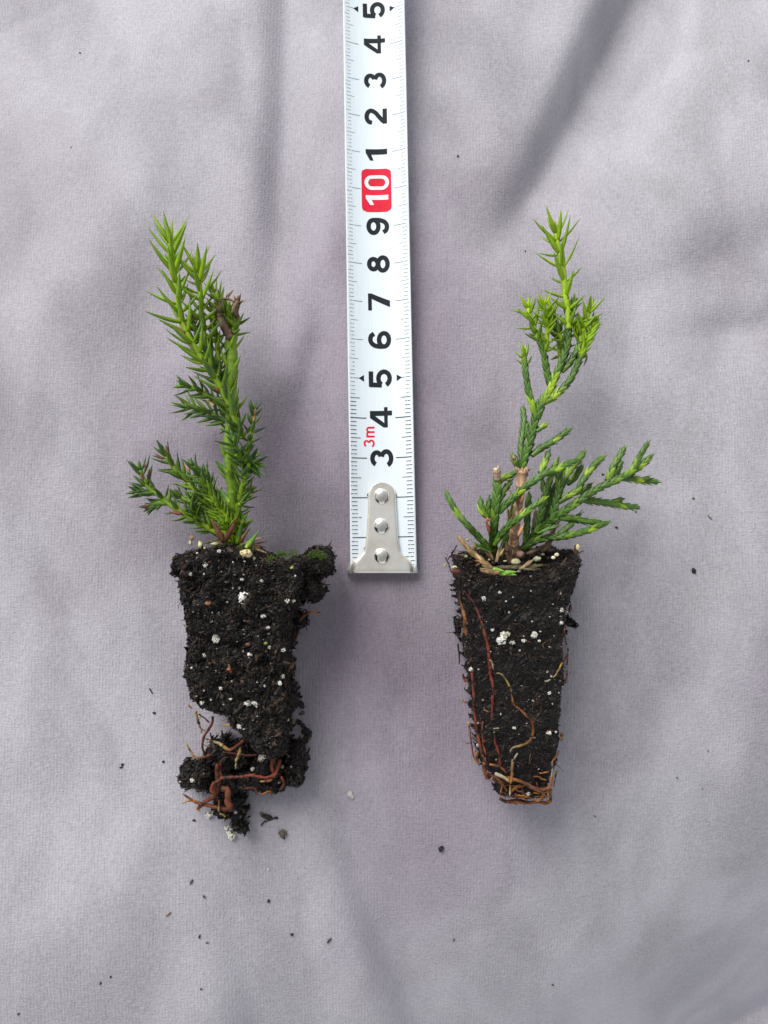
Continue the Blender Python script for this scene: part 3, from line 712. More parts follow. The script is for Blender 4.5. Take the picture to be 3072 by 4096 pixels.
RR([(380, 300), (395, 370), (415, 430), (430, 485)], [1.5, .9], [.04, .045, .02], [YEL, YEL, PALE], 15)
RR([(310, 240), (350, 280)], 1.2, [.03], [YEL, ORG], 16)
RR([(430, 450), (460, 465)], 1.0, [.03], [YEL, ORG], 17)
RR([(595, 422), (680, 405), (740, 370), (775, 350)], [1.6, 1.85], [.03, .045], [YEL, (.35, .17, .05)], 18)
RR([(485, 545), (560, 560), (620, 600), (665, 620), (740, 575), (780, 540)], [1.1, 1.5], [.045, .05, .05], [PALE, YEL, RED_R, RED_R], 19)
RR([(755, 600), (735, 660), (715, 720), (708, 778)], [1.5, 1.2], [.04, .05, .015], [YEL, (.5, .3, .08), PALE], 20)
RR([(300, 565), (330, 620), (370, 680), (430, 682), (510, 660)], [.8, 1.0], [.03, .045], [YEL, (.3, .14, .05), RED_R], 21)
RR([(560, 740), (555, 800), (570, 880), (560, 940), (520, 1010), (440, 1060), (400, 1110)], [1.1, .7], [.05, .10, .10, .07, .06], [RED_R, (.24, .065, .03)], 22)
RR([(650, 680), (600, 700), (580, 780), (590, 860), (530, 900), (510, 960), (550, 985)], [1.0, 1.05], [.03, .05, .07], [(.10, .03, .02), RED_R], 23)
RR([(580, 855), (660, 848), (760, 845), (850, 832), (950, 850), (1030, 830), (1060, 770), (1085, 700)], [1.1, 1.15, 1.2], [.055, .05, .05, .06], [RED_R, PINK, RED_R], 24)
RR([(590, 945), (640, 945), (645, 1000), (650, 1060), (680, 1105)], [1.0, 1.0], [.09, .11, .12], [(.30, .09, .04), (.33, .10, .045), RED_R], 25)
RR([(700, 1110), (600, 1108), (500, 1085), (430, 1070), (350, 1040), (275, 985)], [.9, .6], [.07, .06, .035], [RED_R, RED_R, ORG], 26)
RR([(270, 1065), (320, 1045), (380, 1045), (430, 1075)], [.5, .8], [.025, .045], [YEL, ORG, RED_R], 27)
RR([(575, 1040), (570, 1100), (572, 1135)], .95, [.03, .04], [RED_R, YEL], 28)
RR([(580, 1150), (610, 1160), (628, 1180)], .75, [.03, .035], [YEL, (.5, .3, .05)], 29)
RR([(420, 1130), (385, 1115), (420, 1095), (460, 1075)], .7, [.03, .04], [YEL, ORG, RED_R], 30)
RR([(915, 882), (980, 880), (1020, 860)], 1.2, [.03, .045], [YEL, ORG, RED_R], 31)
RR([(1035, 670), (1010, 740), (1020, 810)], 1.2, [.07, .06], [RED_R], 32)
RR([(1090, 840), (1110, 900), (1080, 960)], 1.1, [.05], [RED_R, (.16, .05, .03)], 33)
RR([(780, 940), (870, 940), (890, 1000)], .95, [.04], [(.16, .04, .025), RED_R], 34)
RR([(930, 990), (990, 965), (1010, 1000)], .95, [.035], [ORG, RED_R], 35)
RR([(600, 640), (700, 650), (800, 665), (890, 660)], [.9, 1.2], [.04], [(.12, .03, .02)], 36)
RR([(800, 1215), (795, 1280), (780, 1340)], [.35, .3], [.02, .035], [SOILC[0]], 37)
RR([(500, 480), (515, 540)], [.8], [.03], [(.04, .025, .02)], 38)
RR([(595, 460), (605, 520)], [.8], [.03], [(.02, .015, .012)], 39)
LL([(1205, 848), (1215, 950), (1200, 1060)], [.02], [DRK], 40)
# moss along the rim
def moss(mb, spots, seed):
    rs_ = np.random.RandomState(seed)
    for (x, y, n_, sp_, h_) in spots:
        for _ in range(n_):
            p = P(*Z3(x+rs_.randn()*sp_, y+rs_.randn()*sp_*.45), h_); d = np.array((rs_.randn()*.7, .5+rs_.randn()*.6, .6+rs_.rand())); d /= np.linalg.norm(d); L = .05+.07*rs_.rand()
            q = [p]; 
            for k in range(3): d = d+.4*rs_.randn(3); d /= np.linalg.norm(d); q.append(q[-1]+d*L/3)
            tube(mb, q, [.005, .005, .004, .003], np.array((.10, .17, .02))*(.5+rs_.rand()), 3)
g = MB(); moss(g, [(1100, 350, 130, 30, 2.3), (1190, 340, 50, 25, 2.2), (1000, 385, 60, 22, 2.45), (1370, 355, 130, 38, 1.95), (860, 290, 60, 20, 2.2), (760, 290, 30, 14, 2.3), (1440, 370, 40, 20, 1.9)], 4)
o = g.build('moss', M_moss, sl); o['kind'] = 'stuff'

def shoot(zf, pts, h, name='branch', **kw):
    """pts listed tip first in a zoomed crop"""
    p = hpath([zf(*a) for a in pts][::-1], h); g = MB(); juvenile(g, p, **kw); return g.build(name, M_leaf, sl)
# main stem
ms = hpath([Z2(1185, 1600), Z2(1165, 1450), Z2(1150, 1280), Z2(1140, 1080), Z2(1118, 850), Z2(1112, 640), Z2(1125, 420), Z2(1115, 150), Z1(1130, 1560), Z1(1115, 1380), Z1(1130, 1270)], [1.2, 1.5, 1.7, 1.75])
g = MB(); juvenile(g, ms, .15, .145, sp=.5, L0=.42, L1=.42, ang=35, young=(.55, .8), seed=1, tuft=False, sparse=.35, W=.12, stemc=(.19, .33, .025), s0=.5)
g.build('stem', M_leaf, sl)
shoot(Z1, [(1100, 1030), (1110, 1100), (1155, 1190), (1140, 1290)], [1.75, 1.9], r0=.10, r1=.06, sp=.17, L0=.36, L1=.30, young=(.3, .75), seed=2, ang=48)
shoot(Z1, [(1010, 960), (1035, 1040), (1080, 1130), (1120, 1230)], [1.75, 1.95], r0=.06, r1=.04, sp=.16, L0=.30, L1=.34, young=(.3, .75), seed=3)
# leaders
shoot(Z1, [(545, 400), (552, 440), (572, 560), (590, 740), (615, 900), (640, 1060), (690, 1220), (750, 1350), (830, 1480), (920, 1620), (1000, 1740), (1080, 1880), (1130, 2000), (1180, 2130), (1230, 2260)],
      [1.95, 2.2, 2.3, 2.2], r0=.075, r1=.055, sp=.25, L0=.44, L1=.78, young=(.15, 1.1), seed=4, W=.132)
shoot(Z1, [(795, 640), (810, 710), (828, 840), (838, 1000), (848, 1150), (870, 1300), (900, 1430), (950, 1560), (1010, 1700), (1060, 1850)],
      [1.75, 1.95, 2.1, 2.05], r0=.06, r1=.055, sp=.23, L0=.38, L1=.68, young=(.05, 1.05), seed=5, W=.124)
shoot(Z1, [(955, 1050), (968, 1180), (985, 1330), (1000, 1480), (1010, 1620), (1040, 1760)], [1.7, 1.85, 1.8], r0=.06, r1=.05, sp=.18, L0=.32, L1=.34, young=(.1, .85), seed=6)
shoot(Z1, [(960, 880), (1000, 960), (1050, 1060), (1100, 1160)], [1.7, 1.85], r0=.04, r1=.04, sp=.18, L0=.3, L1=.36, young=(.2, .7), seed=61)
shoot(Z1, [(1180, 1100), (1165, 1200), (1140, 1290)], [1.7, 1.75], r0=.10, r1=.07, sp=.22, L0=.35, L1=.30, young=(.25, .45), seed=62, tuft=False)
shoot(Z1, [(770, 1180), (810, 1290), (870, 1400), (930, 1500)], [2.0, 1.9], r0=.06, r1=.05, sp=.24, L0=.4, L1=.34, young=(.0, .25), seed=63)
# side shoots
shoot(Z2, [(690, 105), (790, 130), (890, 195), (990, 260), (1090, 350), (1150, 440)], [1.6, 1.85], r0=.06, r1=.045, sp=.15, L0=.34, L1=.36, ang=30, young=(.0, .2), seed=7)
shoot(Z2, [(730, 300), (830, 330), (930, 362), (1040, 420), (1150, 480)], [1.55, 1.0], r0=.06, r1=.045, sp=.17, L0=.36, L1=.50, ang=36, young=(.1, .3), seed=8)
shoot(Z2, [(1338, 330), (1330, 440), (1312, 560), (1290, 680), (1262, 840), (1248, 980), (1220, 1120), (1190, 1260), (1178, 1400)], [1.5, 1.9, 1.95], r0=.085, r1=.045, sp=.21, L0=.36, L1=.30, young=(.35, .0), seed=9)
shoot(Z2, [(1330, 850), (1290, 830), (1255, 880)], [1.9, 2.3], r0=.05, r1=.045, sp=.13, L0=.36, L1=.40, young=(.2, .0), seed=91, ang=58)
shoot(Z2, [(1160, 650), (1200, 760), (1240, 880)], [1.95, 2.2], r0=.05, r1=.05, sp=.18, L0=.34, L1=.38, young=(.2, .0), seed=92, ang=50)
shoot(Z2, [(1300, 1110), (1250, 1180), (1195, 1240)], [1.7, 1.6], r0=.06, r1=.05, sp=.2, L0=.34, L1=.34, young=(.2, .2), seed=93, ang=40, nw=2)
shoot(Z2, [(262, 910), (300, 1010), (360, 1085), (430, 1130), (510, 1205), (610, 1270), (720, 1340), (820, 1400), (920, 1455), (1040, 1540), (1120, 1590)], [1.25, 1.4, 1.35], r0=.085, r1=.055, sp=.23, L0=.36, L1=.40, young=(.5, .05), seed=10, W=.11)
shoot(Z2, [(240, 1105), (320, 1115), (400, 1130)], [1.35, 1.4], r0=.045, r1=.04, sp=.14, L0=.3, L1=.34, ang=22, young=(.1, .0), seed=101)
shoot(Z2, [(365, 1250), (430, 1225), (500, 1205)], [1.4, 1.2], r0=.045, r1=.04, sp=.12, L0=.24, L1=.26, ang=28, young=(.3, .0), seed=102)
shoot(Z2, [(745, 1170), (760, 1270), (790, 1340), (830, 1400)], [1.4, 1.6], r0=.06, r1=.05, sp=.15, L0=.26, L1=.26, young=(.3, .05), seed=103)
shoot(Z2, [(500, 760), (560, 850), (640, 935), (730, 1030), (830, 1140), (940, 1250), (1040, 1350), (1130, 1460)], [1.3, .95], r0=.07, r1=.06, sp=.17, L0=.40, L1=.40, ang=34, young=(.9, .0), seed=11, W=.115)
shoot(Z2, [(765, 870), (830, 975), (895, 1060), (955, 1170), (1030, 1280), (1110, 1400), (1150, 1490)], [1.5, 1.75], r0=.07, r1=.05, sp=.155, L0=.32, L1=.36, ang=36, young=(.85, .0), seed=12)
shoot(Z2, [(640, 1150), (720, 1200), (820, 1270), (930, 1340), (1050, 1420)], [1.2, 1.0], r0=.06, r1=.05, sp=.2, L0=.34, L1=.34, ang=34, young=(.6, .05), seed=13)
shoot(Z2, [(870, 920), (930, 1050), (990, 1180), (1060, 1320)], [1.3, 1.2], r0=.05, r1=.05, sp=.2, L0=.36, L1=.32, ang=26, young=(.2, .1), seed=14)
shoot(Z2, [(1215, 1420), (1195, 1500), (1185, 1580)], [1.3, 1.6], r0=.08, r1=.06, sp=.16, L0=.38, L1=.36, ang=26, young=(.9, .3), seed=15)
shoot(Z2, [(1060, 1420), (1110, 1500), (1165, 1590)], [1.3, 1.7], r0=.08, r1=.06, sp=.16, L0=.34, L1=.34, ang=36, young=(.8, .5), seed=16)
# stray green needles
g = MB()
for (a, b, h0, h1, W_) in (((1100, 930), (958, 800), 1.8, 1.9, .12), ((1265, 1640), (1392, 1470), 2.2, 1.9, .12), ((1180, 1600), (1232, 1385), 1.9, 2.2, .13), ((1210, 1400), (1290, 1308), 1.6, 1.7, .11), ((1110, 1210), (1005, 1060), 1.9, 1.9, .13)):
    p0, p1 = P(*Z2(*a), h0), P(*Z2(*b), h1); needle(g, p0, p1-p0, np.array((0, 0, 1.)), np.linalg.norm(p1-p0), W_, YG, DG*2, DG*1.6, .12)
g.build('stray_needles', M_leaf, sl)
# dead stubs and brown needles
BRN = (.20, .085, .045); TAN = (.42, .28, .16); DBR = (.09, .05, .032)
def stub(zf, pts, h, r, c0, c1, parent, name, seed, frays=5, fl=.25):
    q = smooth_path(hpath([zf(*a) for a in pts], h), step=.04); n = len(q); rs_ = np.random.RandomState(seed); g = MB()
    C = np.array([lerp(c0, c1, rs_.rand()) for _ in range(n)]); tube(g, q, np.interp(np.linspace(0, 1, n), np.linspace(0, 1, len(r)), r), C, 10, rough=.35, seed=seed, flute=.2)
    T_, N_, B_ = frames(q)
    for k in range(frays):
        a = rs_.rand()*6.28; o = N_[-1]*math.cos(a)+B_[-1]*math.sin(a); d = T_[-1]+o*(.3+.5*rs_.rand())
        needle(g, q[-1]+o*r[-1]*.6-T_[-1]*.05, d, o, fl*(.5+.8*rs_.rand()), .05+.05*rs_.rand(), lerp(c0, c1, .3), lerp(c0, c1, rs_.rand()), c1, .3, tipc=np.array(c1)*1.3)
    return g.build(name, M_wood, parent)
stub(Z1, [(1115, 1310), (1060, 1210), (1020, 1120), (1005, 1060)], [1.9, 2.1], [.09, .10, .09, .05], DBR, (.22, .16, .11), sl, 'dead_stub', 1, 6, .3)
stub(Z1, [(1185, 1120), (1165, 1040), (1190, 965)], [1.9, 2.1], [.05, .07, .07], DBR, (.30, .19, .11), sl, 'dead_stub', 2, 8, .22)
stub(Z1, [(770, 1140), (755, 1100), (735, 1065)], [2.1, 2.2], [.06, .08, .06], (.12, .06, .04), (.28, .17, .11), sl, 'dead_stub', 3, 4, .10)
stub(Z1, [(1170, 970), (1085, 930)], [2.0, 2.1], [.03, .03], (.2, .1, .06), (.4, .28, .16), sl, 'dead_stub', 4, 3, .2)
g = MB()
dead_needles(g, [(Z2(1060, 1585), Z2(932, 1360), 2.0, 2.3, .15, BRN), (Z2(1070, 1575), Z2(1190, 1330), 2.0, 2.4, .11, (.16, .05, .035)), (Z2(1200, 1590), Z2(1285, 1472), 1.8, 1.9, .10, BRN),
                 (Z2(1215, 1610), Z2(1470, 1520), 1.7, 1.2, .06, TAN), (Z2(1220, 1620), Z2(1475, 1578), 1.7, 1.1, .06, BRN), (Z2(1290, 1590), Z2(1465, 1640), 1.6, 1.3, .05, BRN), (Z2(1330, 1640), Z2(1470, 1690), 2.0, 1.9, .07, (.30, .17, .10)),
                 (Z2(1210, 1580), Z2(1250, 1530), 1.7, 1.7, .05, BRN), (Z2(1250, 1610), Z2(1400, 1550), 1.5, 1.4, .05, BRN), (Z2(660, 1315), Z2(530, 1298), 1.5, 1.4, .09, (.17, .06, .04)),
                 (Z2(1330, 460), Z2(1360, 285), 2.0, 2.0, .07, (.34, .15, .09)), (Z2(480, 795), Z2(395, 740), 1.2, 1.3, .06, BRN), (Z2(290, 1010), Z2(268, 905), 1.6, 1.6, .07, (.12, .045, .035)),
                 (Z2(335, 985), Z2(352, 880), 1.6, 1.6, .06, (.12, .045, .035)), (Z2(320, 900), Z2(296, 820), 1.6, 1.6, .05, (.17, .07, .05)), (Z2(1060, 1600), Z2(900, 1570), 2.0, 1.9, .12, DBR),
                 (Z1(705, 1315), Z1(610, 1195), 2.4, 2.5, .07, (.20, .08, .06)), (Z1(1080, 930), Z1(1152, 842), 2.0, 2.1, .06, (.25, .16, .09)), (Z1(1015, 1080), Z1(1005, 960), 2.0, 2.1, .09, DBR),
                 (Z2(1010, 160), Z2(950, 100), 2.2, 2.3, .07, (.30, .12, .05)), (Z2(960, 290), Z2(890, 238), 1.9, 1.9, .07, (.45, .30, .16)), (Z2(730, 900), Z2(680, 850), 1.8, 1.8, .06, (.35, .18, .12)),
                 (Z2(1330, 930), Z2(1270, 880), 2.1, 2.2, .08, DBR)], 3)
g.build('dead_needles', M_wood, sl)

# ------------------------------------------------------------------ seedling on the right
sr = empty('conifer_seedling', 'seedling with braided scale leaves and a firm tapering root ball laced with red roots', 'seedling', 'conifer seedlings with bare root balls')
FRX = [1780, 1845, 1920, 2020, 2120, 2220, 2290, 2345]; FRY = [2290, 2312, 2345, 2352, 2335, 2300, 2258, 2215]
def hR(x, y):
    yf = float(np.interp(x, FRX, FRY)); front = float(np.interp(y, [2250, 3200], [2.70, 1.45]))
    if y >= yf: return front
    t = min(1, (yf-y)/(yf-2178+1e-6)); side = min(1, abs(x-2070)/250)**3
    return front-(2.0-.9*side)*t**.75-.35*(1-side)*math.sin(min(1, t*1.3)*math.pi)
R_out = [(1818, 2232), (1865, 2205), (1940, 2196), (2030, 2190), (2110, 2186), (2180, 2188), (2210, 2180), (2262, 2196), (2300, 2194), (2342, 2202), (2341, 2262), (2334, 2310), (2312, 2370), (2296, 2420), (2280, 2450), (2278, 2520), (2268, 2590),
         (2274, 2650), (2272, 2705), (2278, 2730), (2258, 2790), (2262, 2850), (2252, 2900), (2254, 2960), (2246, 3010), (2244, 3060), (2215, 3110), (2203, 3160), (2204, 3208), (2140, 3212), (2060, 3212), (1995, 3200), (1984, 3160), (1990, 3125), (1950, 3100),
         (1930, 3060), (1920, 3000), (1905, 2900), (1893, 2790), (1880, 2680), (1870, 2580), (1862, 2480), (1846, 2400), (1826, 2330)]
R1 = Lobe(R_out, hR, .04, .15, 3, .06)
rb = MB(); R1.mesh(rb); scatter_chips(rb, R1, 470, 31, .008, .040, .2, .012)
for k_, (out_, hh_) in enumerate([([(2262, 2468), (2300, 2478), (2336, 2505), (2318, 2526), (2300, 2505), (2262, 2500)], 1.6), ([(2262, 2530), (2290, 2525), (2288, 2545), (2262, 2550)], 1.3), ([(1822, 2480), (1850, 2470), (1850, 2560), (1818, 2535)], 1.0)]):
    lb = Lobe(out_, lambda x, y, hh_=hh_: hh_, .035, .1, 10+k_, .10); lb.mesh(rb); scatter_chips(rb, lb, 430, 120+k_, .010, .045, .2, .03)
rball = rb.build('root_ball', M_soil, sr, smooth=False)
perlite(R1, [(590, 640, 14), (440, 698, 20), (650, 722, 9), (555, 570, 12), (1095, 753, 9), (1178, 808, 18), (1225, 825, 14), (520, 995, 15), (600, 1095, 46), (625, 1050, 30), (670, 1035, 24), (712, 1115, 24), (915, 1038, 28), (965, 1100, 16), (1178, 928, 16),
             (820, 1095, 22), (680, 1290, 9), (500, 1200, 12), (780, 1190, 10), (322, 1370, 24), (280, 1105, 12), (895, 915, 9), (975, 1008, 9), (680, 828, 11), (190, 968, 12), (1080, 1435, 11), (1045, 1390, 12), (1160, 1475, 10), (575, 1220, 6), (440, 1300, 8), (1065, 870, 9),
             (378, 532, 6), (1088, 448, 7), (885, 487, 7), (713, 685, 8), (1168, 650, 8), (885, 625, 8), (390, 1370, 7), (1060, 1155, 7), (225, 685, 7), (815, 1055, 10), (1150, 1590, 7)], rball, 400, Z7)
perlite(R1, [(727, 618, 18), (600, 490, 9), (430, 355, 10), (845, 578, 9), (905, 368, 12), (1090, 390, 9), (1055, 665, 22), (1123, 658, 12), (918, 713, 10), (1185, 230, 7), (1060, 290, 16), (765, 985, 9), (958, 1008, 8), (555, 920, 9), (860, 1245, 20), (1110, 1025, 9), (385, 785, 16),
             (1218, 100, 9), (388, 65, 9), (770, 680, 5), (1155, 955, 8), (385, 575, 9), (275, 250, 12)], rball, 500, Z8)
perlite_dust(R1, 90, rball, 17, .006, .022)
for i, (x, y, rx, ry, c, hh_) in enumerate(((742, 350, 44, 32, (.42, .42, .24), 1.9), (945, 322, 38, 28, (.50, .50, .34), 1.7), (1130, 282, 22, 20, (.66, .62, .44), 2.0), (1097, 310, 20, 17, (.66, .62, .44), 2.1), (1330, 210, 17, 27, (.60, .52, .26), 2.7), (355, 205, 24, 36, (.30, .22, .11), 1.5), (287, 140, 16, 16, (.44, .40, .26), 1.4),
                                       (160, 400, 25, 14, (.52, .46, .26), 2.5), (75, 380, 15, 20, (.40, .36, .20), 1.4), (272, 300, 17, 15, (.28, .32, .14), 1.7), (640, 342, 16, 8, (.6, .58, .42), 1.9), (1000, 280, 18, 14, (.30, .26, .15), 1.6), (492, 328, 11, 11, (.55, .55, .25), 1.8), (772, 440, 17, 12, (.4, .42, .35), 2.4))):
    g = MB(); rr = .42194*rx/172; lump(g, P(*Z7(x, y), hh_), rr, c, 600+i, .22, (1, ry/rx, .8), 3, -.02); g.build('perlite_grain', M_perl, rball)
g = MB(); lump(g, P(*Z7(172, 442), 2.6), .11, (.13, .035, .022), 640, .2, (1, .45, .4), 3, -.1); g.build('seed_husk', M_perl, rball)
g = MB(); lump(g, P(*Z7(1315, 240), 2.55), .07, (.06, .03, .02), 641, .3, (.8, 1.6, .6), 3, -.1); g.build('seed_husk', M_perl, rball)
S7 = lambda pts, r, cols, seed=0, up=-.008, zf=Z7: root([R1.on(*zf(*p), up) for p in pts], r, cols, sr, seed, .06, .18)
S7([(255, 620), (300, 685), (345, 745), (385, 840), (420, 920), (445, 1020), (470, 1120), (485, 1200), (492, 1320), (500, 1420), (520, 1500), (522, 1640)], [.025, .04, .055, .055, .05, .055], [DRK, (.28, .07, .05), (.34, .09, .045), PINK, PINK, PINK], 50)
S7([(522, 310), (518, 430), (508, 530)], [.05, .04], [PINK, (.22, .05, .035)], 51, zf=Z8)
S7([(535, 640), (545, 750), (575, 850), (598, 985)], [.03, .045, .05], [DRK, PINK, RED_R], 52, zf=Z8)
S7([(210, 610), (218, 700), (235, 790), (265, 880), (268, 960), (278, 1045)], [.03, .05, .085, .08], [(.2, .09, .04), (.40, .17, .07), (.42, .15, .06)], 53)
S7([(328, 1400), (340, 1480), (345, 1560), (350, 1650)], [.05, .065], [(.36, .11, .06), (.38, .12, .07)], 54)
S7([(350, 340), (345, 430), (360, 540), (375, 650), (400, 760), (430, 880), (468, 945)], [.045, .055, .05], [(.2, .05, .03), PINK, RED_R], 55, zf=Z8)
S7([(430, 560), (425, 650), (435, 760), (460, 880)], [.035, .04], [(.26, .09, .04), RED_R], 56, zf=Z8)
S7([(560, 1405), (610, 1415), (650, 1465), (690, 1550), (708, 1640)], [.025, .04, .04], [(.4, .32, .16), YEL, ORG], 57)
S7([(710, 330), (720, 390), (770, 435), (830, 490), (890, 550), (905, 610), (900, 690), (860, 760), (780, 790), (710, 810), (685, 850), (688, 872)], [.035, .04, .045, .045, .045, .035], [ORG, (.34, .14, .06), RED_R, ORG, (.42, .30, .12), PALE], 58, zf=Z8)
S7([(905, 560), (940, 550), (975, 540)], [.02, .035], [ORG, (.5, .52, .46)], 59, zf=Z8)
S7([(530, 625), (590, 622)], [.025], [(.3, .2, .1), PALE], 60, zf=Z8)
S7([(435, 450), (500, 468)], [.03], [ORG], 61, zf=Z8)
S7([(1095, 1445), (1140, 1390), (1180, 1310), (1235, 1240), (1240, 1170)], [.03, .035, .035], [YEL, ORG, RED_R, RED_R], 62)
S7([(1020, 1485), (1070, 1465)], [.035], [PALE], 63)
S7([(490, 1270), (515, 1300), (530, 1370)], [.035, .045], [PALE, (.45, .40, .26)], 64)
S7([(1262, 760), (1250, 830)], [.05], [(.40, .14, .07)], 65)
S7([(1210, 950), (1205, 1040), (1222, 1120), (1240, 1200)], [.025], [(.2, .05, .03), (.3, .12, .05)], 66)
S7([(1232, 1270), (1230, 1400), (1210, 1500)], [.03], [ORG, RED_R], 67)
S7([(300, 240), (310, 215), (280, 160)], [.05], [(.2, .06, .035)], 68, zf=Z8)
S7([(640, 485), (680, 520), (720, 565)], [.016], [(.12, .06, .04)], 69)
S7([(700, 1330), (680, 1400), (670, 1450)], [.009], [(.16, .12, .08)], 70)
S7([(1225, 310), (1190, 360), (1168, 388)], [.03], [(.20, .13, .08)], 71)
for i, (pts, h, r, cols) in enumerate([
        ([(440, 950), (445, 1020), (470, 1090), (500, 1080)], [1.7, 1.5], [.06, .06], [(.3, .12, .05), RED_R]),
        ([(495, 965), (560, 975), (610, 1000), (655, 1050)], [1.8], [.04], [ORG, RED_R]),
        ([(460, 1045), (540, 1085), (600, 1130), (640, 1180), (660, 1225)], [1.7, 1.5], [.045, .04], [RED_R, (.38, .17, .07), ORG]),
        ([(545, 1050), (600, 1075), (640, 1095), (680, 1130)], [1.8], [.055, .05], [PALE, (.6, .5, .3), YEL]),
        ([(650, 1085), (720, 1105), (800, 1130), (880, 1180), (960, 1215), (1000, 1230), (985, 1290), (930, 1315)], [1.8, 1.7, 1.5], [.05, .05], [ORG, (.30, .11, .05), ORG]),
        ([(690, 1120), (780, 1120), (860, 1160), (940, 1195), (1010, 1205), (1060, 1180), (1085, 1100), (1085, 1060)], [1.72, 1.65], [.045], [(.30, .13, .05), (.24, .08, .04), ORG]),
        ([(690, 1160), (690, 1210), (682, 1262)], [1.7], [.04, .035], [(.4, .2, .08), YEL, PALE]),
        ([(700, 1220), (750, 1180), (800, 1170), (810, 1240), (850, 1310)], [1.65, 1.5], [.045, .05], [ORG, (.34, .13, .05), (.26, .09, .05)]),
        ([(590, 1290), (650, 1320), (720, 1310), (790, 1310), (870, 1330), (950, 1320), (1020, 1335), (1070, 1310), (1070, 1260), (1060, 1190)], [1.0, 1.3, 1.5], [.05, .055, .05], [(.22, .08, .04), RED_R, ORG, (.22, .08, .04)]),
        ([(580, 1130), (620, 1160), (655, 1205)], [1.62], [.03], [ORG, (.3, .13, .05)]),
        ([(720, 920), (705, 1000), (705, 1080), (690, 1150)], [1.8], [.045], [(.34, .27, .16), (.36, .2, .08), ORG]),
        ([(760, 860), (735, 900), (715, 940)], [1.85], [.035], [(.40, .38, .30)]),
        ([(1150, 840), (1120, 900), (1090, 940), (1090, 1020), (1075, 1100)], [1.8], [.03], [RED_R, ORG, (.5, .52, .48), YEL]),
        ([(1130, 1030), (1115, 1100), (1105, 1180)], [1.5, 1.2], [.04, .02], [YEL, (.5, .38, .14)]),
        ([(1175, 670), (1178, 740)], [1.7], [.05], [(.32, .16, .07)]),
        ([(290, 560), (305, 640), (320, 760), (345, 900), (360, 940), (390, 965)], [.8, .9, 1.0], [.035, .03, .035], [YEL, RED_R, RED_R, YEL]),
        ([(370, 850), (375, 900), (385, 950)], [1.2], [.05], [ORG, RED_R]),
        ([(225, 330), (245, 370), (275, 385)], [.9], [.035], [(.4, .36, .26), ORG]),
        ([(240, 110), (265, 190)], [1.0], [.04], [RED_R]),
        ([(730, 1335), (760, 1345)], [1.3], [.04], [YEL]), ([(800, 1330), (835, 1342)], [1.3], [.04], [YEL]),
        ([(262, 765), (320, 765)], [.8], [.012], [SOILC[1]])]):
    root(hpath([Z8(*p) for p in pts], h), r, cols, sr, 80+i, .06, .18)
rs_ = np.random.RandomState(44)
for i in range(26):                                     # matted fine roots round the foot
    x, y = rs_.uniform(500, 1060), rs_.uniform(1020, 1320)
    if y < 1150 and x > 620 and rs_.rand() < .6: y += 170
    a = rs_.choice([rs_.uniform(-.35, .5), rs_.uniform(1.1, 1.9)], p=[.72, .28]); pts = [(x, y)]
    for _ in range(3): a += rs_.uniform(-.5, .5); x = min(1070, max(470+(1320-y)*-.0, x+math.cos(a)*45)); y = min(1330, y+math.sin(a)*45); pts.append((x, y))
    root(hpath([Z8(*p) for p in pts], [1.62-.25*max(0, (pts[0][1]-1250)/80)]), [rs_.uniform(.016, .034)], [[RED_R, ORG, (.34, .15, .05), DRK][rs_.randint(4)], [RED_R, ORG, (.30, .13, .05)][rs_.randint(3)]], sr, 200+i, .06, .3)
for i, (a, b, h0, h1, r) in enumerate((((75, 310), (130, 450), 1.8, 2.5, .025), ((180, 195), (125, 290), 1.2, 2.0, .025), ((130, 260), (180, 330), 1.6, 2.2, .03), ((195, 1130), (205, 1320), .9, .9, .035), ((1095, 190), (1090, 245), 1.8, 1.9, .015), ((1340, 265), (1388, 240), 2.6, 2.5, .02), ((150, 240), (90, 340), 1.9, 2.3, .02))):
    root([P(*Z7(*a), h0), P(*Z7((a[0]+b[0])/2+6, (a[1]+b[1])/2), (h0+h1)/2), P(*Z7(*b), h1)], [r, r*.8], [SOILC[1], DRK], sr, 120+i)

def cord(zf, pts, h, wd, name='branch', needles=None, **kw):
    """pts listed from the base outwards"""
    p = hpath([zf(*a) for a in pts], h); g = MB(); scaly(g, p, wd[0], wd[1], **kw)
    if needles:
        q = smooth_path(p, step=.05); k = max(2, int(len(q)*needles['frac'])); nd = dict(needles); nd.pop('frac'); juvenile(g, q[-k:][::2] if k > 6 else q[-k:], wd[1]*.28, wd[1]*.22, **nd)
    return g.build(name, M_scale, sr)
W2 = (.23, .20)
# fan on the right
cord(Z6, [(590, 1050), (650, 975), (700, 920), (800, 840), (900, 765), (1010, 690), (1130, 612), (1260, 555), (1360, 490), (1410, 395), (1462, 310)], [1.3, 1.9, 2.0, 1.6], (.27, .21), seed=1, young=[(.74, .80)])
cord(Z6, [(1290, 535), (1370, 495), (1430, 450), (1480, 405)], [1.75, 1.7], W2, seed=2, young=[(.3, .55)])
cord(Z6, [(1180, 590), (1215, 500), (1255, 420), (1300, 345)], [1.8, 1.7], W2, seed=3, young=[(.1, .3)])
cord(Z6, [(1225, 560), (1255, 500), (1278, 440)], [1.5, 1.3], W2, seed=4)
cord(Z6, [(1285, 550), (1350, 548), (1430, 562), (1528, 572)], [1.75, 1.4], W2, seed=5, young=[(.2, .5)])
cord(Z6, [(1420, 560), (1465, 545)], [1.55], (.17, .15), seed=51)
cord(Z6, [(1010, 700), (1100, 708), (1200, 722), (1300, 740), (1395, 752)], [1.9, 1.4], W2, seed=6, young=[(.52, .68)])
cord(Z6, [(1200, 715), (1280, 695)], [1.6], (.17, .14), seed=7)
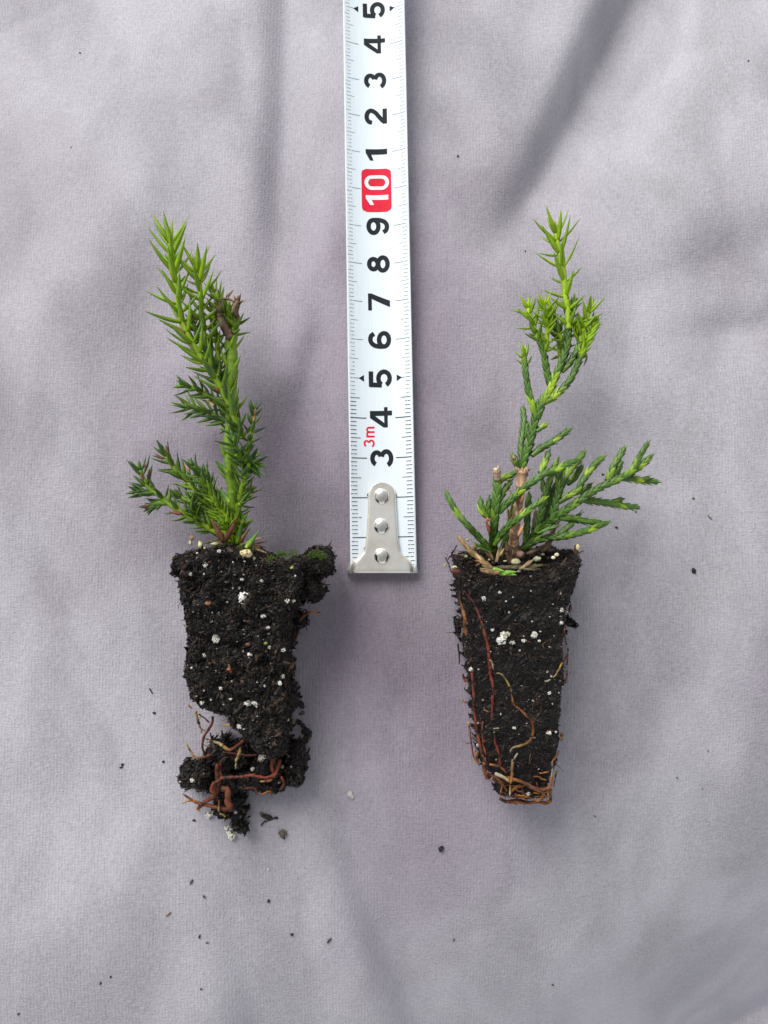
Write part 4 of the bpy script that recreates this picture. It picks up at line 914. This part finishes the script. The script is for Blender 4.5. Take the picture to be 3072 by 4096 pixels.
cord(Z6, [(790, 840), (822, 740), (850, 640), (890, 545), (940, 470), (985, 420), (1020, 370)], [1.9, 1.9, 1.6], (.23, .21), seed=8, young=[(.50, .62)])
cord(Z6, [(910, 590), (960, 540), (1002, 470)], [1.6, 1.5], (.20, .19), seed=9, young=[(.05, .25)])
cord(Z6, [(850, 715), (920, 665), (980, 630), (1010, 570), (1060, 500), (1110, 440), (1150, 408)], [2.0, 2.0, 1.7], (.21, .20), seed=10, young=[(.06, .18), (.5, .66)])
cord(Z6, [(1000, 660), (1060, 600)], [1.7], (.18, .16), seed=101)
cord(Z6, [(600, 1035), (680, 985), (780, 960), (880, 952), (990, 930), (1080, 900), (1178, 860)], [1.6, 2.0, 1.8], (.23, .20), seed=11, young=[(.72, .80)])
cord(Z6, [(830, 955), (880, 915), (940, 862)], [1.9, 1.8], (.19, .17), seed=12)
cord(Z6, [(850, 825), (930, 828), (1040, 848), (1130, 855)], [1.9, 1.7], (.22, .19), seed=13)
cord(Z6, [(960, 835), (985, 808)], [1.7], (.17, .15), seed=131)
cord(Z6, [(612, 1030), (622, 930), (628, 820), (632, 740), (638, 672)], [1.5, 1.4], (.22, .20), seed=14, base=(.045, .11, .016))
cord(Z6, [(680, 930), (715, 830), (735, 740), (760, 640), (785, 560), (800, 510)], [1.7, 1.6], (.25, .20), seed=15)
cord(Z6, [(745, 880), (775, 780), (795, 690), (818, 605)], [1.5, 1.4], (.22, .19), seed=16, base=(.042, .105, .016))
cord(Z6, [(735, 640), (735, 580)], [1.5], (.17, .15), seed=161)
cord(Z6, [(850, 690), (845, 600), (838, 510)], [1.6, 1.5], (.19, .18), seed=17, young=[(.3, .5)])
cord(Z6, [(870, 560), (880, 490)], [1.4], (.17, .16), seed=18)
cord(Z6, [(700, 930), (760, 905), (832, 882)], [2.0, 2.1], (.12, .08), seed=19, base=(.07, .18, .02))
# left group
cord(Z6, [(388, 1100), (388, 980), (395, 860), (408, 740), (415, 640), (415, 540)], [1.3, 2.1, 2.3, 2.2], (.27, .27), seed=20, tip=False)
cord(Z6, [(430, 790), (480, 725), (550, 665), (620, 605), (690, 555), (760, 510), (840, 485), (900, 448), (955, 430)], [2.2, 2.4, 2.2], (.22, .20), seed=21, young=[(.22, .30), (.68, .78)])
cord(Z6, [(715, 535), (735, 470), (775, 375)], [2.2, 2.0], (.20, .18), seed=22, young=[(.1, .6)])
cord(Z6, [(800, 490), (830, 435)], [2.1], (.18, .16), seed=23, young=[(0, .4)])
cord(Z6, [(350, 820), (320, 790), (305, 755), (302, 715)], [2.1, 2.0], (.21, .19), seed=24, young=[(0, .3)])
cord(Z6, [(370, 830), (352, 780), (360, 705)], [2.0, 2.0], (.20, .18), seed=25)
cord(Z6, [(425, 720), (460, 640), (505, 580)], [2.2, 2.0], (.21, .18), seed=26, young=[(.8, 1)])
cord(Z6, [(425, 590), (455, 550), (500, 530), (560, 500)], [2.2, 2.0], (.20, .18), seed=27, young=[(.1, .35)])
cord(Z6, [(375, 1060), (340, 1015), (285, 955), (215, 880), (150, 805), (100, 725), (65, 655)], [1.6, 1.7, 1.3], (.22, .17), seed=28, young=[(.55, .64)])
cord(Z6, [(370, 1070), (320, 1040), (275, 1010)], [1.7, 1.7], (.10, .07), seed=281, base=(.07, .16, .02))
cord(Z6, [(398, 1010), (450, 930), (520, 860), (600, 800), (680, 735), (745, 690)], [1.9, 2.3, 2.2], (.21, .18), seed=29, young=[(.5, .62), (.9, 1)], base=(.08, .19, .02))
cord(Z6, [(450, 1040), (490, 930), (510, 830), (535, 740), (550, 680)], [1.5, 1.6], (.20, .18), seed=30, young=[(.35, .55)])
# upper stem and its cords
cord(Z6, [(590, 500), (605, 410), (640, 320), (668, 200), (692, 90), (715, 10)], [2.0, 2.1], (.27, .24), seed=31, name='stem', tip=False)
cord(Z6, [(570, 480), (545, 430), (530, 400)], [1.9, 1.8], (.24, .22), seed=32)
cord(Z6, [(600, 440), (582, 350), (592, 250), (604, 150), (598, 60)], [2.0, 1.5], (.20, .19), seed=33)
cord(Z6, [(660, 390), (710, 345), (790, 300), (850, 260), (915, 212)], [2.1, 1.9], (.21, .19), seed=34, young=[(.45, .58)])
cord(Z6, [(690, 220), (745, 180)], [2.1], (.18, .17), seed=35, young=[(.4, 1)])
cord(Z6, [(612, 260), (630, 180)], [1.9], (.14, .12), seed=36)
JN = dict(L0=.30, L1=.30, young=(.7, 1.3), nw=3, W=.085, sp=.13)
cord(Z5, [(700, 1530), (730, 1420), (790, 1320), (830, 1220), (870, 1130), (905, 1030), (915, 930), (915, 840), (905, 760), (898, 680)], [2.1, 2.2], (.25, .20), seed=40, name='stem', young=[(.10, .36)], tip=False)
g = MB(); juvenile(g, hpath([Z5(*a) for a in [(915, 900), (910, 780), (895, 680), (885, 580), (868, 440), (845, 330), (828, 240)]], [2.2, 2.2]), .085, .06, sp=.33, L0=.34, L1=.74, ang=44, young=(.75, 1.1), seed=41, W=.120, nw=3, stemc=(.36, .55, .02), s0=.1)
g.build('leading_shoot', M_leaf, sr)
cord(Z5, [(685, 1520), (662, 1430), (635, 1330), (618, 1220), (610, 1130)], [2.1, 2.0], (.21, .19), seed=42, young=[(.0, .25)], tip=False)
def tuft(pts, h, seed, L=.36, young=(.7, 1.25), sp=.175, r=(.055, .045), ang=44):
    g = MB(); juvenile(g, hpath([Z5(*a) for a in pts], h), r[0], r[1], sp=sp, L0=L*.9, L1=L*1.12, ang=ang, young=(young[0]+.3, young[1]+.3), seed=seed, W=.10, s0=.02); g.build('needle_tuft', M_leaf, sr)
tuft([(612, 1150), (606, 1105), (602, 1060)], [2.0, 2.0], 43, .24, (.0, 1.2), ang=28)
cord(Z5, [(785, 1300), (765, 1200), (748, 1100), (735, 1050), (705, 960)], [2.1, 2.1], (.22, .18), seed=44, tip=False)
tuft([(700, 980), (680, 900), (655, 830), (630, 760)], [2.1, 2.0], 45, .36, (.0, 1.1), .17)
tuft([(755, 1060), (762, 980), (765, 900), (755, 820), (742, 740)], [2.1, 2.3], 46, .36, (.55, 1.15), .19)
tuft([(770, 900), (790, 830), (790, 770)], [2.1, 2.0], 47, .30, (.6, 1.2), .18)
tuft([(840, 960), (820, 900), (800, 850)], [1.9, 1.8], 471, .28, (.1, 1.1), .18)
tuft([(880, 990), (850, 940), (845, 900)], [2.1, 2.1], 48, .26, (.0, .1), .2)
tuft([(865, 1090), (850, 1060), (850, 1020)], [1.9, 1.7], 481, .28, (.9, 1.2), .2, ang=60)
cord(Z5, [(870, 1200), (920, 1140), (970, 1060), (1000, 980)], [2.1, 2.1], (.21, .19), seed=49, tip=False)
tuft([(990, 1000), (1015, 920), (1035, 850), (1060, 770)], [2.1, 2.2], 50, .36, (.5, 1.15), .18)
tuft([(930, 880), (960, 860), (975, 890)], [2.1, 2.1], 51, .24, (.8, 1.2), .14)
tuft([(975, 950), (970, 900), (980, 860)], [2.0, 1.9], 511, .26, (.8, 1.2), .15)
cord(Z5, [(740, 1420), (800, 1385), (860, 1330), (920, 1265), (960, 1190), (990, 1120), (1005, 1080)], [2.1, 2.2], (.23, .19), seed=52, young=[(.0, .28)], tip=False)
tuft([(1000, 1100), (1025, 1030), (1055, 960), (1085, 890)], [2.2, 2.1], 53, .30, (.6, 1.2), .14, ang=32)
tuft([(1040, 1080), (1010, 1090)], [2.1, 2.1], 54, .26, (.0, .0), .2)
tuft([(915, 830), (935, 760), (950, 720)], [2.1, 2.1], 541, .24, (.0, .2), .15, ang=30)
# old cut stem, bark shreds, dead twigs
stub(Z6, [(522, 1120), (528, 1030), (535, 940), (548, 850), (565, 740), (578, 640), (585, 560), (592, 500)], [1.3, 1.8, 2.1, 2.2], [.15, .135, .12, .105, .10, .10, .11, .13], (.24, .12, .07), (.78, .52, .33), sr, 'cut_stem', 11, 12, .16)
stub(Z6, [(420, 560), (415, 520), (405, 485)], [2.3, 2.4], [.07, .08, .08], (.22, .12, .07), (.60, .48, .34), sr, 'dead_stub', 12, 7, .14)
stub(Z6, [(620, 480), (640, 490)], [2.2, 2.3], [.03, .03], (.22, .12, .07), (.50, .36, .24), sr, 'dead_stub', 14, 4, .1)
stub(Z6, [(530, 420), (535, 400)], [2.0, 2.1], [.04, .04], (.28, .16, .11), (.50, .36, .24), sr, 'dead_stub', 15, 4, .08)
stub(Z6, [(585, 1060), (575, 1090)], [1.9, 1.9], [.09, .11], (.12, .06, .05), (.26, .16, .12), sr, 'dead_stub', 16, 0)
def twig(pts, h, wd, seed, c, name='dead_twig'):
    p = hpath([Z6(*a) for a in pts], h); g = MB(); scaly(g, p, wd[0], wd[1], seed=seed, base=c, bright=(.62, .42, .22), tip=False)
    q = smooth_path(p, step=.1)
    g.build(name, M_wood, sr)
twig([(395, 1190), (345, 1155), (290, 1105), (235, 1060), (190, 1010), (152, 965)], [2.6, 2.2, 2.1], (.18, .14), 61, (.30, .17, .085))
twig([(295, 1180), (370, 1182), (450, 1172), (540, 1170), (620, 1165), (720, 1155)], [2.7, 2.6, 2.4], (.13, .10), 62, (.10, .065, .045))
twig([(300, 1190), (350, 1200), (410, 1205)], [2.75], (.13, .13), 63, (.27, .15, .08))
twig([(570, 1180), (610, 1160), (650, 1130)], [2.6, 2.5], (.12, .09), 64, (.32, .22, .14))
twig([(600, 1180), (680, 1180)], [2.6], (.12, .09), 65, (.12, .08, .06))
twig([(640, 1040), (665, 950), (675, 870), (685, 790)], [1.3, 1.4], (.16, .12), 66, (.36, .24, .16))
twig([(770, 1000), (800, 930), (845, 850)], [1.2, 1.3], (.14, .11), 67, (.36, .24, .16))
twig([(620, 1075), (690, 1045), (750, 1020)], [1.7, 1.5], (.14, .10), 68, (.16, .10, .08))
twig([(720, 1060), (770, 1010), (800, 950)], [1.3, 1.2], (.20, .15), 69, (.22, .14, .11))
twig([(690, 1030), (730, 1040), (785, 1050)], [1.3, 1.2], (.16, .12), 70, (.18, .11, .09))
twig([(410, 1130), (425, 1080), (440, 1040)], [1.8, 1.8], (.15, .10), 71, (.36, .24, .16))
g = MB()
dead_needles(g, [(Z6(370, 930), Z6(335, 840), 2.2, 2.3, .10, (.30, .10, .05)), (Z6(565, 950), Z6(608, 860), 2.2, 2.3, .09, (.45, .24, .12)), (Z6(505, 830), Z6(490, 750), 2.1, 2.2, .07, (.45, .22, .10)), (Z6(525, 690), Z6(503, 620), 2.2, 2.2, .07, (.45, .28, .16)),
                 (Z6(570, 800), Z6(600, 750), 2.2, 2.3, .06, (.50, .30, .18)), (Z6(580, 720), Z6(608, 650), 2.3, 2.4, .07, (.35, .16, .08)), (Z6(490, 1060), Z6(480, 990), 2.0, 2.1, .10, (.15, .08, .06)), (Z6(510, 1080), Z6(500, 1010), 1.9, 2.0, .09, (.10, .06, .05)),
                 (Z6(380, 1110), Z6(330, 1060), 1.9, 2.0, .08, (.14, .08, .05)), (Z6(390, 1120), Z6(360, 1050), 1.9, 2.0, .07, (.20, .12, .08)), (Z6(420, 1100), Z6(470, 1030), 1.8, 1.9, .07, (.32, .22, .12)), (Z6(340, 830), Z6(372, 840), 2.3, 2.3, .10, (.35, .16, .07)),
                 (Z6(435, 1090), Z6(465, 1040), 1.9, 2.0, .05, (.62, .48, .12)), (Z6(330, 850), Z6(368, 850), 2.35, 2.35, .05, (.45, .25, .12))], 8)
for i in range(26):
    rs_ = np.random.RandomState(900+i); x, y = rs_.uniform(190, 780), rs_.uniform(1075, 1175); a = rs_.rand()*3.14; l = rs_.uniform(25, 70)
    if 2.2 < a < 2.9 and x > 400: continue
    dead_needles(g, [(Z6(x, y), Z6(x+l*math.cos(a), y-l*.4*math.sin(a)), R1.on(*Z6(x, y))[2]+.08, R1.on(*Z6(x, y))[2]+.16, .05+.04*rs_.rand(), np.array((.11, .065, .045))*(.4+rs_.rand()))], i)
g.build('dead_needles', M_wood, sr)
g = MB()
for (a, b, W_) in (((385, 1180), (470, 1195), .09), ((420, 1195), (500, 1215), .10), ((460, 1205), (560, 1200), .09), ((470, 1212), (555, 1222), .08), ((430, 1210), (480, 1222), .08)):
    p0, p1 = P(*Z6(*a), 2.72), P(*Z6(*b), 2.8); needle(g, p0, p1-p0, np.array((0, 0, 1.)), np.linalg.norm(p1-p0), W_, (.30, .46, .05), (.16, .38, .03), (.2, .42, .05), .1)
g.build('stray_needles', M_leaf, sr)

# ------------------------------------------------------------------ crumbs lying loose on the cloth
def cloth_p(px, py, up=0):
    p = P(px, py, 0); p[2] += float(fold_z(np.array([p[0]]), np.array([p[1]]))[0])+up
    x, y = p[0], p[1]; near = settled(x, y)
    p[2] += ripple(x, y)*(1-near)-.02+.03*near
    return p
def crumb(name, label, cat, pieces, group=None, m=None):
    """pieces: (px, py, radius in source px, elongation, angle, colour)"""
    g = MB(); o0 = cloth_p(pieces[0][0], pieces[0][1])
    for i, (px, py, r, el, a, c) in enumerate(pieces):
        rr = r/158; p = cloth_p(px, py, rr*.45); b = MB(); lump(b, (0, 0, 0), rr, c, int(px+py+i), .38, (el, 1/max(1, el*.6), .7), 3 if r > 9 else 2, .0)
        v = np.vstack(b.v); ca, sa = math.cos(R(a)), math.sin(R(a)); v = np.stack([v[:, 0]*ca-v[:, 1]*sa, v[:, 0]*sa+v[:, 1]*ca, v[:, 2]], 1)+p
        g.add(v, b.f, np.vstack(b.c))
    o = g.build(name, m or M_soil, smooth=False, origin=o0); o['label'] = label; o['category'] = cat
    if group: o['group'] = group
    return o
K0, K1, K2 = (.016, .016, .016), (.028, .022, .018), (.10, .085, .065)
GC = 'soil crumbs scattered on the cloth'
crumb('soil_crumb', 'round black soil crumb beside the lower right edge of the broken root ball', 'soil crumb', [(1206, 2817, 12, 1, 0, K0), (1203, 2808, 8, 1, 0, K0), (1211, 2827, 7, 1.2, 0, K0)], GC)
crumb('soil_crumb', 'small brownish crumb just below the round black crumb by the broken root ball', 'soil crumb', [(1210, 2851, 8, 1.3, 10, K2), (1202, 2855, 5, 1, 0, K1)], GC)
crumb('soil_crumb', 'ragged cluster of black crumbs right of the broken root ball foot', 'soil crumb', [(1196, 2888, 10, 1.3, -20, K0), (1212, 2900, 9, 1.2, -50, K1), (1214, 2922, 8, 1.6, 80, K1), (1232, 2928, 15, 1.1, 20, K0), (1238, 2943, 8, 1.2, 0, K0), (1222, 2912, 7, 1, 0, K0), (1192, 2882, 7, 1, 0, K0)], GC)
crumb('bark_chip', 'forked black bark chip lying below the broken root ball', 'bark chip', [(1066, 3264, 12, 1.9, -15, K0), (1048, 3254, 7, 1.3, 0, K2), (1078, 3280, 6, 4.2, 20, K0), (1052, 3293, 5, 3, 48, K1), (1104, 3272, 6, 1.5, 0, K0)])
crumb('soil_crumb', 'grey speckled crumb with a tail, below and right of the forked bark chip', 'soil crumb', [(1130, 3336, 15, 1.1, 0, K2), (1124, 3342, 9, 1, 0, (.30, .28, .22)), (1139, 3331, 8, 1, 0, (.25, .22, .17)), (1134, 3354, 5, 1.5, 80, K1)], GC)
crumb('perlite_crumb', 'white perlite grain lying alone below the space between the two root balls', 'perlite grain', [(1400, 3179, 11, 1.2, -40, WHITE), (1408, 3190, 9, 1, 0, (.50, .44, .38)), (1396, 3174, 6, 1, 0, (.66, .66, .66))], None, M_perl)
crumb('soil_crumb', 'largest black crumb alone on the cloth below the right root ball', 'soil crumb', [(1768, 3410, 10, 1.15, 60, K0), (1764, 3418, 6, 1, 0, K0)], GC)
crumb('soil_crumb', 'black crumb alone on the cloth right of the firm root ball top', 'soil crumb', [(2780, 2284, 9, 1.3, -60, K0), (2778, 2276, 5, 1, 0, K1)], GC)
SPECKS = [(603, 2764, 5, 3, -60, 'thin dark sliver left of the broken root ball, higher of the two at that side'), (616, 2852, 5, 1.5, 0, 'tiny black speck left of the soil clump at the broken root ball foot'), (652, 3048, 4.5, 1.3, 0, 'tiny black speck up and left of the lowest left soil clump'), (485, 3062, 4.5, 1.6, 20, 'upper of two tiny black specks side by side far left of the root ball foot'), (480, 3073, 4.5, 2, 15, 'lower of two tiny black specks side by side far left of the root ball foot'), (776, 3281, 5, 1.4, 0, 'tiny dark speck left of the white perlite at the broken root ball foot'), (764, 3530, 6, 2, 55, 'slim brownish sliver below the broken root ball'), (814, 3593, 4.5, 1.8, -50, 'short grey sliver just down and right of the slim brownish sliver'), (1067, 3626, 6, 1.3, 80, 'small oval black speck in the lower middle'), (1159, 3773, 6, 1.2, 0, 'small round black speck beside the dark slanted sliver near the bottom'), (1312, 3798, 6, 2.4, 48, 'dark slanted sliver near the bottom middle'), (793, 3757, 4.5, 1.9, 75, 'short upright sliver in the lower left part'), (822, 3784, 4, 1.6, 0, 'faint curled speck just below the short upright sliver'), (439, 3913, 4, 1.4, 60, 'tiny black speck near the bottom left'), (397, 3940, 4, 2, 70, 'hair thin fleck left of the bottom left speck'), (673, 3660, 4.5, 2.8, 40, 'reddish curved fleck at lower left'), (253, 102, 4, 1.6, -30, 'tiny dark speck near the top left corner'), (242, 535, 3.5, 1, 0, 'pinpoint speck on the upper left cloth'), (2108, 990, 4, 1.2, 80, 'tiny black speck just left of the right seedling tip'), (3013, 218, 4, 1.3, -30, 'tiny speck near the top right corner'), (1834, 612, 6, 1, 0, 'faint brown speck right of the tape near the ten mark'), (2777, 1993, 5.5, 1.2, 0, 'small grey brown speck right of the longest right branch'), (2844, 2070, 4.5, 4, -40, 'thin brown splinter at the right of the cloth'), (2467, 2110, 5, 1.5, -10, 'dark speck just right of the lowest right branch tip'), (2415, 1896, 5, 1.4, 10, 'dark speck between two right branches'), (2545, 2047, 4, 1.3, 0, 'small dark speck just below the branch that points right'), (2353, 1881, 3, 1, 0, 'pinpoint dark speck above the dark speck between two right branches'), (2865, 3023, 3.5, 1, 0, 'pinpoint speck at the right, level with the root ball foot'), (2742, 3137, 4, 1.2, 0, 'faint grey speck right of the firm root ball foot'), (2857, 3190, 3.5, 1, 0, 'pinpoint speck down and right of the faint grey speck'), (1829, 3834, 4, 1.8, 60, 'small brown green fleck in the lower right half'), (2268, 4087, 5, 2, -30, 'brown fleck at the bottom edge'), (2400, 3291, 4, 2.2, -30, 'reddish fleck below and right of the firm root ball'), (1070, 3489, 4, 1.6, 75, 'pale cream fleck below the bark chip'), (796, 3978, 3.5, 1.4, 0, 'pinpoint fleck near the bottom left edge'), (75, 4055, 4, 1.6, 50, 'small dark fleck in the bottom left corner'), (2210, 3170, 5.5, 1.3, 0, 'dark crumb touching the right foot of the firm root ball')]
for (px, py, r, el, a, lab) in SPECKS:
    c = (.16, .06, .04) if 'red' in lab else (.10, .07, .05) if 'brown' in lab else (.55, .5, .38) if 'cream' in lab else (.12, .11, .10) if ('faint' in lab or 'grey' in lab) else (.022, .022, .026)
    r *= .8 if (py < 2700 or px > 1900) else .95
    crumb('soil_speck', lab, 'soil speck', [(px, py, r, el, a, c)], 'tiny specks of soil on the cloth')
